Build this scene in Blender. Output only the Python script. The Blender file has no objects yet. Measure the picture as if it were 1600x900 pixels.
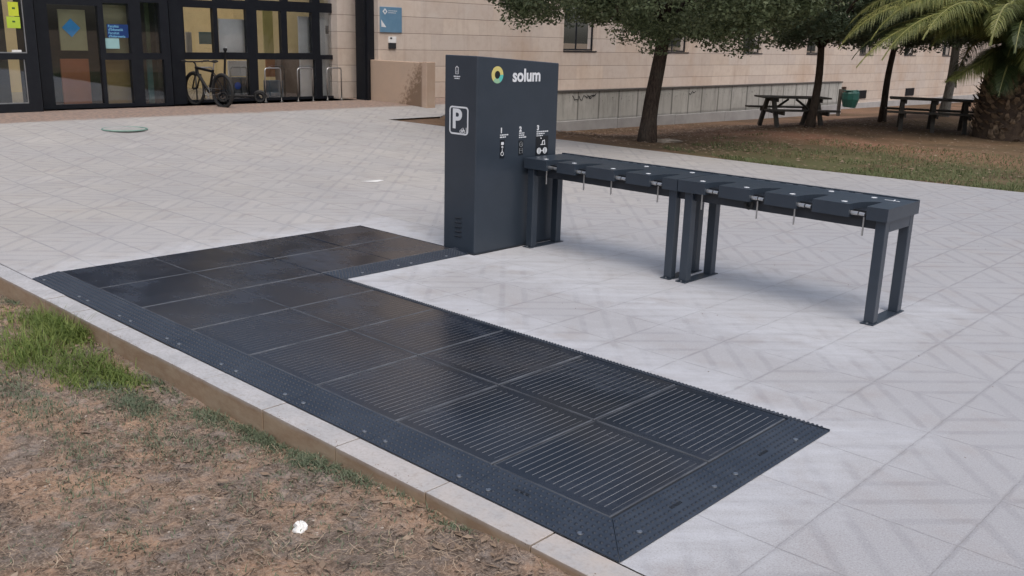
import bpy, math, random
import numpy as np
from mathutils import Vector, Matrix, noise as mnoise
R=math.radians
random.seed(7); rng=np.random.default_rng(11)
S=bpy.context.scene
# ---------------------------------------------------------------- camera
CF,YAW,PITCH,ROLL=1465.33,0.74747,0.26152,0.02774
CP=Vector((7.41683,-2.59831,1.9))
_f=Vector((-math.sin(YAW)*math.cos(PITCH),math.cos(YAW)*math.cos(PITCH),-math.sin(PITCH)))
_r=Vector((math.cos(YAW),math.sin(YAW),0)); _u=_r.cross(_f)
_r2=_r*math.cos(ROLL)+_u*math.sin(ROLL); _u2=-_r*math.sin(ROLL)+_u*math.cos(ROLL)
cd=bpy.data.cameras.new('camera'); cam=bpy.data.objects.new('camera',cd); S.collection.objects.link(cam)
cd.sensor_width=36; cd.lens=36*CF/1600; cd.clip_start=.05; cd.clip_end=2000
M=Matrix((( _r2.x,_u2.x,-_f.x,CP.x),(_r2.y,_u2.y,-_f.y,CP.y),(_r2.z,_u2.z,-_f.z,CP.z),(0,0,0,1)))
cam.matrix_world=M; S.camera=cam
# ---------------------------------------------------------------- light
SUN_EL,SUN_AZ=R(62),R(120)      # azimuth measured as compass-like angle of the light's origin
W=bpy.data.worlds.new('World'); S.world=W; W.use_nodes=True
wn=W.node_tree; wn.nodes.clear()
sky=wn.nodes.new('ShaderNodeTexSky'); sky.sky_type='NISHITA'; sky.sun_disc=False
sky.sun_elevation=SUN_EL; sky.sun_rotation=SUN_AZ; sky.air_density=1.0; sky.dust_density=5.0; sky.ozone_density=1.0
bg=wn.nodes.new('ShaderNodeBackground'); bg.inputs[1].default_value=.125
hs=wn.nodes.new('ShaderNodeHueSaturation'); hs.inputs['Saturation'].default_value=.8
wo=wn.nodes.new('ShaderNodeOutputWorld')
wn.links.new(sky.outputs[0],hs.inputs['Color']); wn.links.new(hs.outputs[0],bg.inputs[0]); wn.links.new(bg.outputs[0],wo.inputs[0])
sl=bpy.data.lights.new('sun','SUN'); sl.energy=.5; sl.use_shadow=True; sl.angle=R(70); sl.color=(1,.97,.93)
so=bpy.data.objects.new('sun',sl); S.collection.objects.link(so)
# nishita: rotation 0 puts the sun at +Y, growing clockwise seen from above
sd=Vector((math.sin(SUN_AZ)*math.cos(SUN_EL),math.cos(SUN_AZ)*math.cos(SUN_EL),math.sin(SUN_EL)))
so.rotation_euler=sd.to_track_quat('Z','Y').to_euler()
S.view_settings.view_transform='Standard'; S.view_settings.look='None'; S.view_settings.gamma=1
S.view_settings.exposure=.52; S.view_settings.use_curve_mapping=False
S.render.engine='CYCLES'

# ---------------------------------------------------------------- ray helpers: where a sight line meets a real surface
def ray(x,y): return _f+_r2*((x-800)/CF)-_u2*((y-450)/CF)
def onX(x,y,X):
    d=ray(x,y); t=(X-CP.x)/d.x; return CP+d*t
def onY(x,y,Y):
    d=ray(x,y); t=(Y-CP.y)/d.y; return CP+d*t
def sm(t):
    t=min(1,max(0,t)); return t*t*(3-2*t)
def P(X): return .3*sm((-4-X)/7)
def T(X,Y):
    s=sm((Y-11.45)/4.5)
    if s<=0: return P(X)
    g=-(.58+.011*(Y-17.5))*sm((-2-X)/7.0)
    return P(X)*(1-s)+g*s
def onT(x,y):
    d=ray(x,y); t=2.
    while t<140:
        q=CP+d*t
        if q.z<=T(q.x,q.y): return Vector((q.x,q.y,T(q.x,q.y)))
        t+=.01+.002*t
    return CP+d*t

# ---------------------------------------------------------------- mesh helpers
class MB:
    def __init__(s): s.v=[]; s.f=[]; s.m=[]
    def add(s,vs,fs,mi=0):
        o=len(s.v); s.v+= [tuple(v) for v in vs]; s.f+=[tuple(i+o for i in f) for f in fs]; s.m+=[mi]*len(fs)
    def box(s,x0,x1,y0,y1,z0,z1,mi=0,rot=None,b=0):
        if b>0:
            return s.bbox(x0,x1,y0,y1,z0,z1,b,mi,rot)
        vs=[(x,y,z) for z in (z0,z1) for y in (y0,y1) for x in (x0,x1)]
        if rot is not None: vs=[rot@Vector(v) for v in vs]
        s.add(vs,[(0,2,3,1),(4,5,7,6),(0,1,5,4),(2,6,7,3),(0,4,6,2),(1,3,7,5)],mi)
    def bbox(s,x0,x1,y0,y1,z0,z1,b,mi=0,rot=None):
        # chamfered box
        import itertools
        vs=[];idx={}
        X=(x0,x1);Y=(y0,y1);Z=(z0,z1)
        for i,j,k in itertools.product((0,1),repeat=3):
            sx=b if i==0 else -b; sy=b if j==0 else -b; sz=b if k==0 else -b
            idx[(i,j,k,0)]=len(vs); vs.append((X[i],Y[j]+sy,Z[k]+sz))
            idx[(i,j,k,1)]=len(vs); vs.append((X[i]+sx,Y[j],Z[k]+sz))
            idx[(i,j,k,2)]=len(vs); vs.append((X[i]+sx,Y[j]+sy,Z[k]))
        fs=[]
        for i in (0,1): q=[idx[(i,0,0,0)],idx[(i,1,0,0)],idx[(i,1,1,0)],idx[(i,0,1,0)]]; fs.append(q if i else q[::-1])
        for j in (0,1): q=[idx[(0,j,0,1)],idx[(0,j,1,1)],idx[(1,j,1,1)],idx[(1,j,0,1)]]; fs.append(q if j else q[::-1])
        for k in (0,1): q=[idx[(0,0,k,2)],idx[(1,0,k,2)],idx[(1,1,k,2)],idx[(0,1,k,2)]]; fs.append(q if k else q[::-1])
        for j,k in itertools.product((0,1),repeat=2): fs.append([idx[(0,j,k,1)],idx[(1,j,k,1)],idx[(1,j,k,2)],idx[(0,j,k,2)]])
        for i,k in itertools.product((0,1),repeat=2): fs.append([idx[(i,0,k,0)],idx[(i,1,k,0)],idx[(i,1,k,2)],idx[(i,0,k,2)]])
        for i,j in itertools.product((0,1),repeat=2): fs.append([idx[(i,j,0,0)],idx[(i,j,1,0)],idx[(i,j,1,1)],idx[(i,j,0,1)]])
        for i,j,k in itertools.product((0,1),repeat=3): fs.append([idx[(i,j,k,0)],idx[(i,j,k,1)],idx[(i,j,k,2)]])
        if rot is not None: vs=[rot@Vector(v) for v in vs]
        s.add(vs,fs,mi)
    def tube(s,pts,rad,n=8,mi=0,cap=True,closed=False):
        pts=[Vector(p) for p in pts]; N=len(pts)
        if not hasattr(rad,'__len__'): rad=[rad]*N
        base=len(s.v); ref=None
        for i,p in enumerate(pts):
            if closed: t=(pts[(i+1)%N]-pts[i-1]).normalized()
            else: t=(pts[min(i+1,N-1)]-pts[max(i-1,0)]).normalized()
            if ref is None:
                ref=Vector((0,0,1)) if abs(t.z)<.9 else Vector((1,0,0))
            a=t.cross(ref).normalized(); b=a.cross(t).normalized(); ref=b
            for k in range(n):
                an=2*math.pi*k/n; s.v.append(tuple(p+a*(math.cos(an)*rad[i])+b*(math.sin(an)*rad[i])))
        m=N if closed else N-1
        for i in range(m):
            for k in range(n):
                s.f.append((base+i*n+k,base+i*n+(k+1)%n,base+((i+1)%N)*n+(k+1)%n,base+((i+1)%N)*n+k)); s.m.append(mi)
        if cap and not closed:
            s.f.append(tuple(base+k for k in range(n))[::-1]); s.m.append(mi)
            s.f.append(tuple(base+(N-1)*n+k for k in range(n))); s.m.append(mi)
    def cyl(s,c,r,h,n=24,mi=0,axis='Z'):
        c=Vector(c); d={'Z':Vector((0,0,1)),'X':Vector((1,0,0)),'Y':Vector((0,1,0))}[axis]
        s.tube([c,c+d*h],r,n,mi)
    def prism(s,poly,z0,z1,mi=0):
        n=len(poly); vs=[(x,y,z0) for x,y in poly]+[(x,y,z1) for x,y in poly]
        fs=[tuple(range(n))[::-1],tuple(range(n,2*n))]+[(i,(i+1)%n,(i+1)%n+n,i+n) for i in range(n)]
        s.add(vs,fs,mi)
    def build(s,name,mats,parent=None,smooth=False):
        me=bpy.data.meshes.new(name); me.from_pydata(s.v,[],s.f)
        mats=mats if isinstance(mats,(list,tuple)) else [mats]
        for m in mats: me.materials.append(m)
        if len(mats)>1: me.polygons.foreach_set('material_index',s.m)
        if smooth: me.polygons.foreach_set('use_smooth',[True]*len(s.f))
        me.update(); o=bpy.data.objects.new(name,me); S.collection.objects.link(o)
        if parent is not None: o.parent=parent
        return o
def nmesh(name,V,F,mat,parent=None,smooth=False):
    me=bpy.data.meshes.new(name); nv=len(V); nf,k=F.shape
    me.vertices.add(nv); me.vertices.foreach_set('co',np.asarray(V,np.float32).ravel())
    me.loops.add(nf*k); me.loops.foreach_set('vertex_index',F.astype(np.int32).ravel())
    me.polygons.add(nf); me.polygons.foreach_set('loop_start',np.arange(0,nf*k,k,dtype=np.int32))
    me.update(calc_edges=True); me.validate()
    if smooth: me.polygons.foreach_set('use_smooth',[True]*len(me.polygons))
    me.materials.append(mat); o=bpy.data.objects.new(name,me); S.collection.objects.link(o)
    if parent is not None: o.parent=parent
    return o
def tag(o,label=None,cat=None,group=None,kind=None):
    if label: o['label']=label
    if cat: o['category']=cat
    if group: o['group']=group
    if kind: o['kind']=kind
    return o
def empty(name,loc=(0,0,0),rz=0,label=None,cat=None,group=None):
    o=bpy.data.objects.new(name,None); o.location=loc; o.rotation_euler=(0,0,rz); o.empty_display_size=.1
    S.collection.objects.link(o); tag(o,label,cat,group); return o
def copy_tree(o,parent=None):
    c=o.copy(); S.collection.objects.link(c); c.parent=parent
    for ch in list(o.children): copy_tree(ch,c)
    return c
def text(name,s,size,mtx,mat,parent=None,ext=.001,off=0,align='LEFT'):
    cu=bpy.data.curves.new(name,'FONT'); cu.body=s; cu.size=size; cu.extrude=ext; cu.offset=off; cu.align_x=align
    ob=bpy.data.objects.new(name,cu); S.collection.objects.link(ob)
    dg=bpy.context.evaluated_depsgraph_get(); me=bpy.data.meshes.new_from_object(ob.evaluated_get(dg))
    bpy.data.objects.remove(ob); bpy.data.curves.remove(cu)
    me.transform(mtx); me.materials.clear(); me.materials.append(mat); me.name=name
    o=bpy.data.objects.new(name,me); S.collection.objects.link(o)
    if parent is not None: o.parent=parent
    return o
def mtx(o,x,y,z):
    return Matrix(((x[0],y[0],z[0],o[0]),(x[1],y[1],z[1],o[1]),(x[2],y[2],z[2],o[2]),(0,0,0,1)))

# ---------------------------------------------------------------- materials
class NT:
    def __init__(s,name):
        s.mat=bpy.data.materials.new(name); s.mat.use_nodes=True; s.t=s.mat.node_tree; s.t.nodes.clear()
        s.out=s.t.nodes.new('ShaderNodeOutputMaterial'); s.b=s.t.nodes.new('ShaderNodeBsdfPrincipled'); s.t.links.new(s.b.outputs[0],s.out.inputs[0])
        s._p=None
    def lk(s,i,v):
        if isinstance(v,bpy.types.NodeSocket): s.t.links.new(v,i)
        else: i.default_value=v
    def m(s,op,a,b=0.,c=0.,clamp=False):
        n=s.t.nodes.new('ShaderNodeMath'); n.operation=op; n.use_clamp=clamp
        s.lk(n.inputs[0],a); s.lk(n.inputs[1],b); s.lk(n.inputs[2],c); return n.outputs[0]
    def pos(s):
        if s._p is None:
            g=s.t.nodes.new('ShaderNodeNewGeometry'); s._g=g; s._p=g.outputs['Position']
            x=s.t.nodes.new('ShaderNodeSeparateXYZ'); s.t.links.new(s._p,x.inputs[0]); s.X,s.Y,s.Z=x.outputs
        return s._p
    def obj(s):
        g=s.t.nodes.new('ShaderNodeTexCoord'); x=s.t.nodes.new('ShaderNodeSeparateXYZ'); s.t.links.new(g.outputs['Object'],x.inputs[0])
        return g.outputs['Object'],x.outputs
    def vec(s,a,b,c):
        n=s.t.nodes.new('ShaderNodeCombineXYZ'); s.lk(n.inputs[0],a); s.lk(n.inputs[1],b); s.lk(n.inputs[2],c); return n.outputs[0]
    def noise(s,v,scale,det=3,rough=.55,dist=0):
        n=s.t.nodes.new('ShaderNodeTexNoise'); s.lk(n.inputs['Vector'],v); n.inputs['Scale'].default_value=scale
        n.inputs['Detail'].default_value=det; n.inputs['Roughness'].default_value=rough; n.inputs['Distortion'].default_value=dist
        return n.outputs[0]
    def white(s,v):
        n=s.t.nodes.new('ShaderNodeTexWhiteNoise'); s.lk(n.inputs['Vector'],v); return n.outputs['Value']
    def mr(s,v,a,b,c=0.,d=1.):
        n=s.t.nodes.new('ShaderNodeMapRange'); s.lk(n.inputs[0],v)
        for i,q in enumerate((a,b,c,d)): s.lk(n.inputs[i+1],q)
        return n.outputs[0]
    def mix(s,f,a,b,mode='MIX'):
        n=s.t.nodes.new('ShaderNodeMix'); n.data_type='RGBA'; n.blend_type=mode; s.lk(n.inputs[0],f)
        for i,q in ((6,a),(7,b)):
            if not isinstance(q,bpy.types.NodeSocket): q=tuple(q)+(1,) if len(q)==3 else q
            s.lk(n.inputs[i],q)
        return n.outputs[2]
    def bump(s,h,dist,st=1.):
        n=s.t.nodes.new('ShaderNodeBump'); n.inputs['Strength'].default_value=st; n.inputs['Distance'].default_value=dist
        s.lk(n.inputs['Height'],h); s.t.links.new(n.outputs[0],s.b.inputs['Normal'])
    def fin(s,col,rough=.6,metal=0.,spec=.5):
        if not isinstance(col,bpy.types.NodeSocket): col=tuple(col)+(1,)
        s.lk(s.b.inputs['Base Color'],col); s.lk(s.b.inputs['Roughness'],rough); s.lk(s.b.inputs['Metallic'],metal)
        s.lk(s.b.inputs['Specular IOR Level'],spec); return s.mat
def pm(name,c1,c2=None,scale=6,rough=.6,metal=0,bump=0,bs=None,spec=.5,rv=.08):
    n=NT(name); p=n.pos(); c2=c2 or tuple(x*.8 for x in c1)
    a=n.noise(p,scale,5,.6); col=n.mix(n.mr(a,.3,.7),c1,c2)
    rr=n.m('ADD',rough-rv,n.m('MULTIPLY',n.noise(p,scale*3,3),rv*2))
    if bump: n.bump(n.noise(p,bs or scale*8,4,.6),bump)
    return n.fin(col,rr,metal,spec)

m_navy=pm('powder_coated_navy',(.028,.038,.052),(.033,.044,.060),5,.34,0,.0004,500,.5,.05)
m_navy_dark=pm('dark_steel',(.012,.015,.022),(.02,.024,.03),8,.5)
m_white=pm('white_vinyl',(.72,.74,.76),(.66,.68,.7),20,.5)
m_icon=pm('icon_black',(.006,.008,.012),(.01,.012,.016),20,.35)
m_yellow=pm('vinyl_yellow',(.62,.55,.2),(.6,.5,.16),20,.5)
m_teal=pm('vinyl_teal',(.08,.5,.45),(.12,.5,.42),20,.5)
m_green=pm('vinyl_green',(.3,.5,.3),(.25,.45,.3),20,.5)
m_steel=pm('galvanised_steel',(.5,.51,.53),(.38,.39,.41),30,.35,1.)
m_stainless=pm('brushed_stainless',(.55,.54,.52),(.42,.42,.42),30,.4,1.)
m_black_frame=pm('black_aluminium',(.006,.007,.011),(.010,.012,.016),7,.45,spec=.3)
m_rubber=pm('rubber',(.012,.012,.013),(.02,.02,.02),20,.8)

# solar panel (lines along Y, object space of a .66 x .74 tile centred on its origin)
def panel_mat():
    n=NT('solar_glass'); p=n.pos(); ov,(ox,oy,oz)=n.obj()
    per=.0402
    fr=n.m('ABSOLUTE',n.m('SUBTRACT',n.m('FRACT',n.m('DIVIDE',n.m('ADD',ox,.30+per*.5),per)),.5))
    line=n.mr(n.m('MULTIPLY',fr,per),.0008,.0019,1,0)
    inx=n.mr(n.m('ABSOLUTE',ox),.302,.304,1,0)
    iny=n.mr(n.m('ABSOLUTE',oy),.318,.320,1,0)
    line=n.m('MULTIPLY',n.m('MULTIPLY',line,inx),iny)
    near=n.mr(n.X,1.2,4.4,.10,1)           # busbar lines fade out towards the plaza side
    line=n.m('MULTIPLY',line,near)
    d1=n.noise(p,1.6,5,.6,.6); d2=n.noise(n.vec(n.m('MULTIPLY',n.X,3.),n.m('MULTIPLY',n.Y,14.),0.),1.5,4,.6); d3=n.noise(p,240,2,.8)
    dust=n.m('MULTIPLY',n.mr(d1,.42,.70),n.mr(d2,.25,.75,.3,1)); dust=n.m('MULTIPLY',dust,n.mr(n.X,0,4.5,1.,.45)); dust=n.m('MULTIPLY',dust,n.mr(n.noise(p,26,4,.7),.3,.6,.55,1))
    oi=n.t.nodes.new('ShaderNodeObjectInfo').outputs['Random']
    base=n.mix(dust,(.006,.009,.016),(.066,.078,.104))
    base=n.mix(n.m('MULTIPLY',oi,.5),base,(.010,.014,.024))
    spk=n.m('MULTIPLY',n.mr(d3,.66,.85),.22)
    base=n.mix(n.m('MULTIPLY',n.mr(n.noise(p,.9,3,.5),.45,.62),.45),base,(.045,.038,.032))  # brown patches painted in for blurred reflections
    base=n.mix(spk,base,(.13,.13,.14))
    col=n.mix(n.m('MULTIPLY',line,.62),base,(.38,.38,.38))
    e=n.m('MAXIMUM',n.mr(n.m('ABSOLUTE',ox),.322,.329),n.mr(n.m('ABSOLUTE',oy),.362,.369))
    col=n.mix(n.m('MULTIPLY',e,n.mr(n.noise(p,4,4),.35,.6,.4,.85)),col,(.13,.14,.155))
    rg=n.m('ADD',.23,n.m('MULTIPLY',dust,.25))
    return n.fin(col,rg,0,.42)
m_panel=panel_mat()
def edge_mat():
    n=NT('edge_profile'); p=n.pos(); d=n.noise(p,3,5,.6)
    col=n.mix(n.mr(d,.35,.75),(.018,.027,.043),(.04,.052,.072))
    col=n.mix(n.mr(n.noise(p,90,2,.7),.62,.8,0,.25),col,(.14,.15,.17))
    return n.fin(col,n.m('ADD',.34,n.m('MULTIPLY',d,.25)),0,.5)
m_edge=edge_mat(); m_stud_shade=pm('edge_stud_shade',(.014,.020,.032),(.02,.028,.042),8,.45)  # studs coloured darker in place of the shade on their sides

def plaza_mat():
    n=NT('plaza_pavers'); p=n.pos(); X,Y=n.X,n.Y
    wob=n.m('MULTIPLY',n.m('SUBTRACT',n.noise(p,9,4),.5),.016)
    su,sv=.505,.535
    u=n.m('DIVIDE',n.m('ADD',X,n.m('SUBTRACT',wob,5.96)),su); v=n.m('DIVIDE',n.m('ADD',Y,n.m('SUBTRACT',wob,1.07)),sv)
    pu=n.m('PINGPONG',u,1.); pv=n.m('PINGPONG',v,1.)
    du=n.m('MULTIPLY',n.m('MINIMUM',pu,n.m('SUBTRACT',1.,pu)),su); dv=n.m('MULTIPLY',n.m('MINIMUM',pv,n.m('SUBTRACT',1.,pv)),sv)
    dd=n.m('MULTIPLY',n.m('ABSOLUTE',n.m('SUBTRACT',pu,pv)),.37)
    db=n.m('MINIMUM',dd,n.m('ABSOLUTE',n.m('SUBTRACT',dd,.172)))
    n1=n.noise(p,.55,4,.6); n2=n.noise(p,3.2,5,.6); n3=n.noise(p,14,4,.6); n4=n.noise(p,130,3,.85); n5=n.noise(p,65,3,.75)
    jx0=n.mr(du,.0015,.004,.75,0); jy0=n.mr(dv,.0015,.004,.75,0); jx=n.mr(du,.006,.017,.85,0); jy=n.mr(dv,0.,.010,.8,0)
    jx=n.m('MULTIPLY',jx,n.mr(n2,.35,.62,.25,1)); jy=n.m('MULTIPLY',jy,n.mr(n3,.42,.6,.1,1))
    jx=n.m('MULTIPLY',jx,n.mr(X,-1.,3.5,.3,1)); jy=n.m('MULTIPLY',n.mr(n.m('ADD',dv,n.mr(X,0.,3.,-.006,0.)),0.,.010,.8,0),n.mr(n3,.40,.55,n.mr(X,0,3.,.55,.1),1.))
    joint=n.m('MAXIMUM',n.m('MAXIMUM',jx,jy),n.m('MULTIPLY',n.m('MAXIMUM',jx0,jy0),n.mr(n3,.3,.5,.45,1)))
    band=n.m('MULTIPLY',n.mr(db,.014,.030,1,0),n.mr(n2,.3,.62,.25,1))
    # ground tint: warmer grey away from the platform, cool cement grey round it
    warm=n.mr(n.noise(n.vec(n.m('MULTIPLY',X,.6),Y,3.),.8,4),.35,.65)
    col=n.mix(warm,(.42,.40,.37),(.36,.35,.34))
    tile=n.white(n.vec(n.m('FLOOR',u),n.m('FLOOR',v),0.))
    tri=n.white(n.vec(n.m('FLOOR',u),n.m('FLOOR',v),n.m('GREATER_THAN',pu,pv)))
    col=n.mix(n.m('MULTIPLY',tile,.26),col,(.50,.485,.47)); col=n.mix(n.m('MULTIPLY',tri,.17),col,(.27,.265,.27))
    def box(x0,x1,y0,y1):
        ax=n.m('SUBTRACT',n.m('ABSOLUTE',n.m('SUBTRACT',X,(x0+x1)/2)),(x1-x0)/2); ay=n.m('SUBTRACT',n.m('ABSOLUTE',n.m('SUBTRACT',Y,(y0+y1)/2)),(y1-y0)/2)
        return n.m('MAXIMUM',ax,ay)
    sd=n.m('MINIMUM',box(0,5.6,0,1.77),box(0,1.55,0,3.3)); sd=n.m('MINIMUM',sd,box(1.2,5.0,3.1,4.4))
    sd2=n.m('ADD',sd,n.m('MULTIPLY',n.m('SUBTRACT',n2,.5),1.3)); sd2=n.m('ADD',sd2,n.m('MULTIPLY',n.m('SUBTRACT',n3,.5),.35))
    halo=n.mr(sd2,.02,.50,1,0)
    side=n.mr(X,-.6,5.5,1,.75)
    brush=n.noise(n.vec(n.m('MULTIPLY',n.m('ADD',X,Y),.9),n.m('MULTIPLY',n.m('SUBTRACT',X,Y),5.),0.),1.6,5,.7)
    cem=n.m('MULTIPLY',n.m('MULTIPLY',halo,side),n.mr(brush,.36,.6,.35,1))
    wide=n.m('MULTIPLY',n.mr(sd,.3,2.4,.55,0),n.mr(n1,.35,.65,.5,1))
    col=n.mix(n.mr(X,-1.,3.5,0,.6),col,(.33,.34,.37))
    mark=n.m('MAXIMUM',n.m('MULTIPLY',joint,.75),n.m('MULTIPLY',band,n.mr(X,-2.,3.5,.42,.46)))
    mark=n.m('MULTIPLY',mark,n.m('SUBTRACT',1.,n.m('MULTIPLY',cem,.35)))
    col=n.mix(mark,col,(.225,.225,.24))
    col=n.mix(n.m('MULTIPLY',wide,.40),col,(.50,.52,.57))
    col=n.mix(n.m('MULTIPLY',cem,.60),col,(.56,.585,.625))
    crisp=n.m('MULTIPLY',n.m('MAXIMUM',n.mr(du,.001,.0035,1,0),n.mr(dv,.001,.0035,1,0)),n.mr(n3,.38,.52,.25,1))
    col=n.mix(n.m('MULTIPLY',crisp,.5),col,(.20,.195,.195))
    # entrance apron in warmer stone
    ap=n.mr(n.m('ADD',X,n.m('MULTIPLY',n.m('SUBTRACT',n2,.5),.5)),-9.55,-9.8)
    col=n.mix(ap,col,n.mix(n.mr(n3,.4,.6),(.33,.235,.18),(.20,.155,.135)))
    # aggregate speckle and stains
    agg=n.mr(n.m('SUBTRACT',n.m('MULTIPLY',Y,1.),n.m('MULTIPLY',X,.45)),.6,-2.2,.25,1.); agg=n.m('MULTIPLY',n.m('MAXIMUM',agg,n.mr(n1,.5,.7,.25,.8)),n.m('SUBTRACT',1.,n.m('MULTIPLY',cem,.7)))
    col=n.mix(n.m('MULTIPLY',n.mr(n4,.48,.62),n.m('MULTIPLY',agg,.50)),col,(.20,.18,.17))
    col=n.mix(n.m('MULTIPLY',n.mr(n5,.56,.70),.30),col,(.25,.235,.23))
    col=n.mix(n.m('MULTIPLY',n.mr(n5,.42,.30),.28),col,(.6,.6,.61))
    col=n.mix(n.m('MULTIPLY',n.mr(n2,.52,.70),.22),col,(.29,.245,.22))
    h=n.m('SUBTRACT',n.m('MULTIPLY',n4,.25),n.m('ADD',n.m('MULTIPLY',joint,1.),n.m('MULTIPLY',band,.5)))
    n.bump(h,.0022,.8)
    return n.fin(col,n.mr(n2,.3,.7,.62,.85),0,.35)
m_plaza=plaza_mat()
def kerb_mat():
    n=NT('kerb_concrete'); p=n.pos(); X=n.X; geo=n._g
    a=n.noise(p,5,5,.65); b=n.noise(p,60,3,.7); st=n.noise(n.vec(n.m('MULTIPLY',X,1.2),n.Y,n.m('MULTIPLY',n.Z,3.)),4,5,.7)
    col=n.mix(n.mr(a,.3,.7),(.34,.345,.355),(.49,.50,.52)); col=n.mix(n.mr(b,.46,.65,0,.45),col,(.25,.24,.23))
    nz=n.t.nodes.new('ShaderNodeSeparateXYZ'); n.t.links.new(geo.outputs['True Normal'],nz.inputs[0])
    col=n.mix(n.m('MULTIPLY',n.mr(X,3.,5.5,.15,.8),n.mr(a,.35,.6,.3,1)),col,(.42,.37,.33)); col=n.mix(n.mr(n.noise(p,22,4,.7),.55,.7,0,.4),col,(.27,.23,.19))
    side=n.mr(n.m('ADD',nz.outputs[2],n.m('MULTIPLY',n.m('SUBTRACT',a,.5),.9)),.35,.75,1,0); side=n.m('MULTIPLY',side,n.mr(n.m('ADD',n.Z,n.m('MULTIPLY',a,.03)),.02,-.01,.35,1))
    col=n.mix(side,col,n.mix(n.mr(st,.3,.65),(.34,.265,.185),(.25,.17,.11)))
    n.bump(b,.002); return n.fin(col,.85,0,.3)
m_kerb=kerb_mat()
def soil_mat():
    n=NT('garden_soil'); p=n.pos(); X,Y=n.X,n.Y
    a=n.noise(p,1.3,5,.65); b=n.noise(p,11,6,.75,.6); c=n.noise(p,70,5,.8); d=n.noise(p,300,2,.7); e=n.noise(p,.5,4)
    c0=n.mix(n.mr(n.noise(p,2.6,5,.65),.42,.58),(.42,.275,.185),(.22,.175,.145)); c0=n.mix(n.mr(n.noise(p,7,4,.6),.52,.66,0,.7),c0,(.33,.29,.26))
    c0=n.mix(n.mr(b,.45,.62,0,.75),c0,(.095,.070,.052)); c0=n.mix(n.mr(c,.50,.68,0,.8),c0,(.46,.37,.29)); c0=n.mix(n.mr(c,.46,.3,0,.75),c0,(.055,.042,.032))
    # far garden: red soil, litter, thin grass towards the camera right
    far=n.mr(Y,8,11,0,1)
    g=n.mix(n.mr(n.noise(p,.35,4,.6),.45,.6),(.115,.078,.056),(.20,.125,.09))  # far soil painted darker for the shade under the trees
    g=n.mix(n.m('MULTIPLY',n.mr(c,.5,.62),n.mr(n.noise(p,.6,3),.35,.6,.3,.9)),g,(.21,.125,.04))
    path=n.mr(n.m('ABSOLUTE',n.m('SUBTRACT',n.m('ADD',Y,n.m('MULTIPLY',a,1.2)),n.m('SUBTRACT',16.6,n.m('MULTIPLY',X,.25)))),.5,1.3,1,0)
    g=n.mix(n.m('MULTIPLY',n.m('MULTIPLY',path,n.mr(X,-6,-1.)),.75),g,(.30,.155,.11))
    gr=n.m('MULTIPLY',n.mr(n.noise(p,1.1,5,.6),.34,.48),n.mr(X,-3.5,0.,.0,1)); gr=n.m('MULTIPLY',gr,n.mr(Y,16.5,13,.25,1))
    g=n.mix(n.m('MULTIPLY',gr,n.mr(c,.3,.6,.5,.95)),g,(.10,.11,.05))
    col=n.mix(far,c0,g)
    n.bump(n.m('ADD',n.m('MULTIPLY',c,.6),n.m('MULTIPLY',b,1.)),.02,.9)
    return n.fin(col,.95,0,.15)
m_soil=soil_mat()
def stone_mat():
    n=NT('facade_stone'); p=n.pos(); Y,Z=n.Y,n.Z
    zz=n.m('DIVIDE',n.m('ADD',Z,-1.91+8),.4); row=n.m('FLOOR',zz); fz=n.m('FRACT',zz)
    yy=n.m('DIVIDE',n.m('ADD',Y,n.m('MULTIPLY',n.white(n.vec(row,3.,1.)),1.3)),1.3); fy=n.m('FRACT',yy)
    dz=n.m('MULTIPLY',n.m('MINIMUM',fz,n.m('SUBTRACT',1.,fz)),.4); dy=n.m('MULTIPLY',n.m('MINIMUM',fy,n.m('SUBTRACT',1.,fy)),1.3)
    wn_=n.white(n.vec(row,n.m('FLOOR',yy),0.)); wn2=n.white(n.vec(row,n.m('FLOOR',yy),5.))
    a=n.noise(p,.45,5,.6); b=n.noise(p,6,4,.6); c=n.noise(p,60,4,.7)
    col=n.mix(wn_,(.56,.465,.385),(.64,.55,.465)); col=n.mix(n.m('MULTIPLY',wn2,.4),col,(.52,.48,.455))
    col=n.mix(n.mr(a,.50,.70,0,.5),col,(.46,.32,.22)); col=n.mix(n.mr(b,.45,.75,0,.22),col,(.34,.24,.19)); col=n.mix(n.mr(c,.5,.75,0,.2),col,(.33,.25,.2))
    drip=n.noise(n.vec(n.X,n.m('MULTIPLY',Y,3.2),n.m('MULTIPLY',Z,.35)),1.,4,.65); col=n.mix(n.mr(drip,.55,.75,0,.35),col,(.36,.25,.19))
    j=n.m('MAXIMUM',n.mr(dz,.003,.012,.6,0),n.mr(dy,.001,.004,.22,0)); col=n.mix(j,col,(.17,.12,.10))
    n.bump(n.m('SUBTRACT',n.m('MULTIPLY',c,.2),j),.006); return n.fin(col,.8,0,.3)
m_stone=stone_mat()
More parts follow.
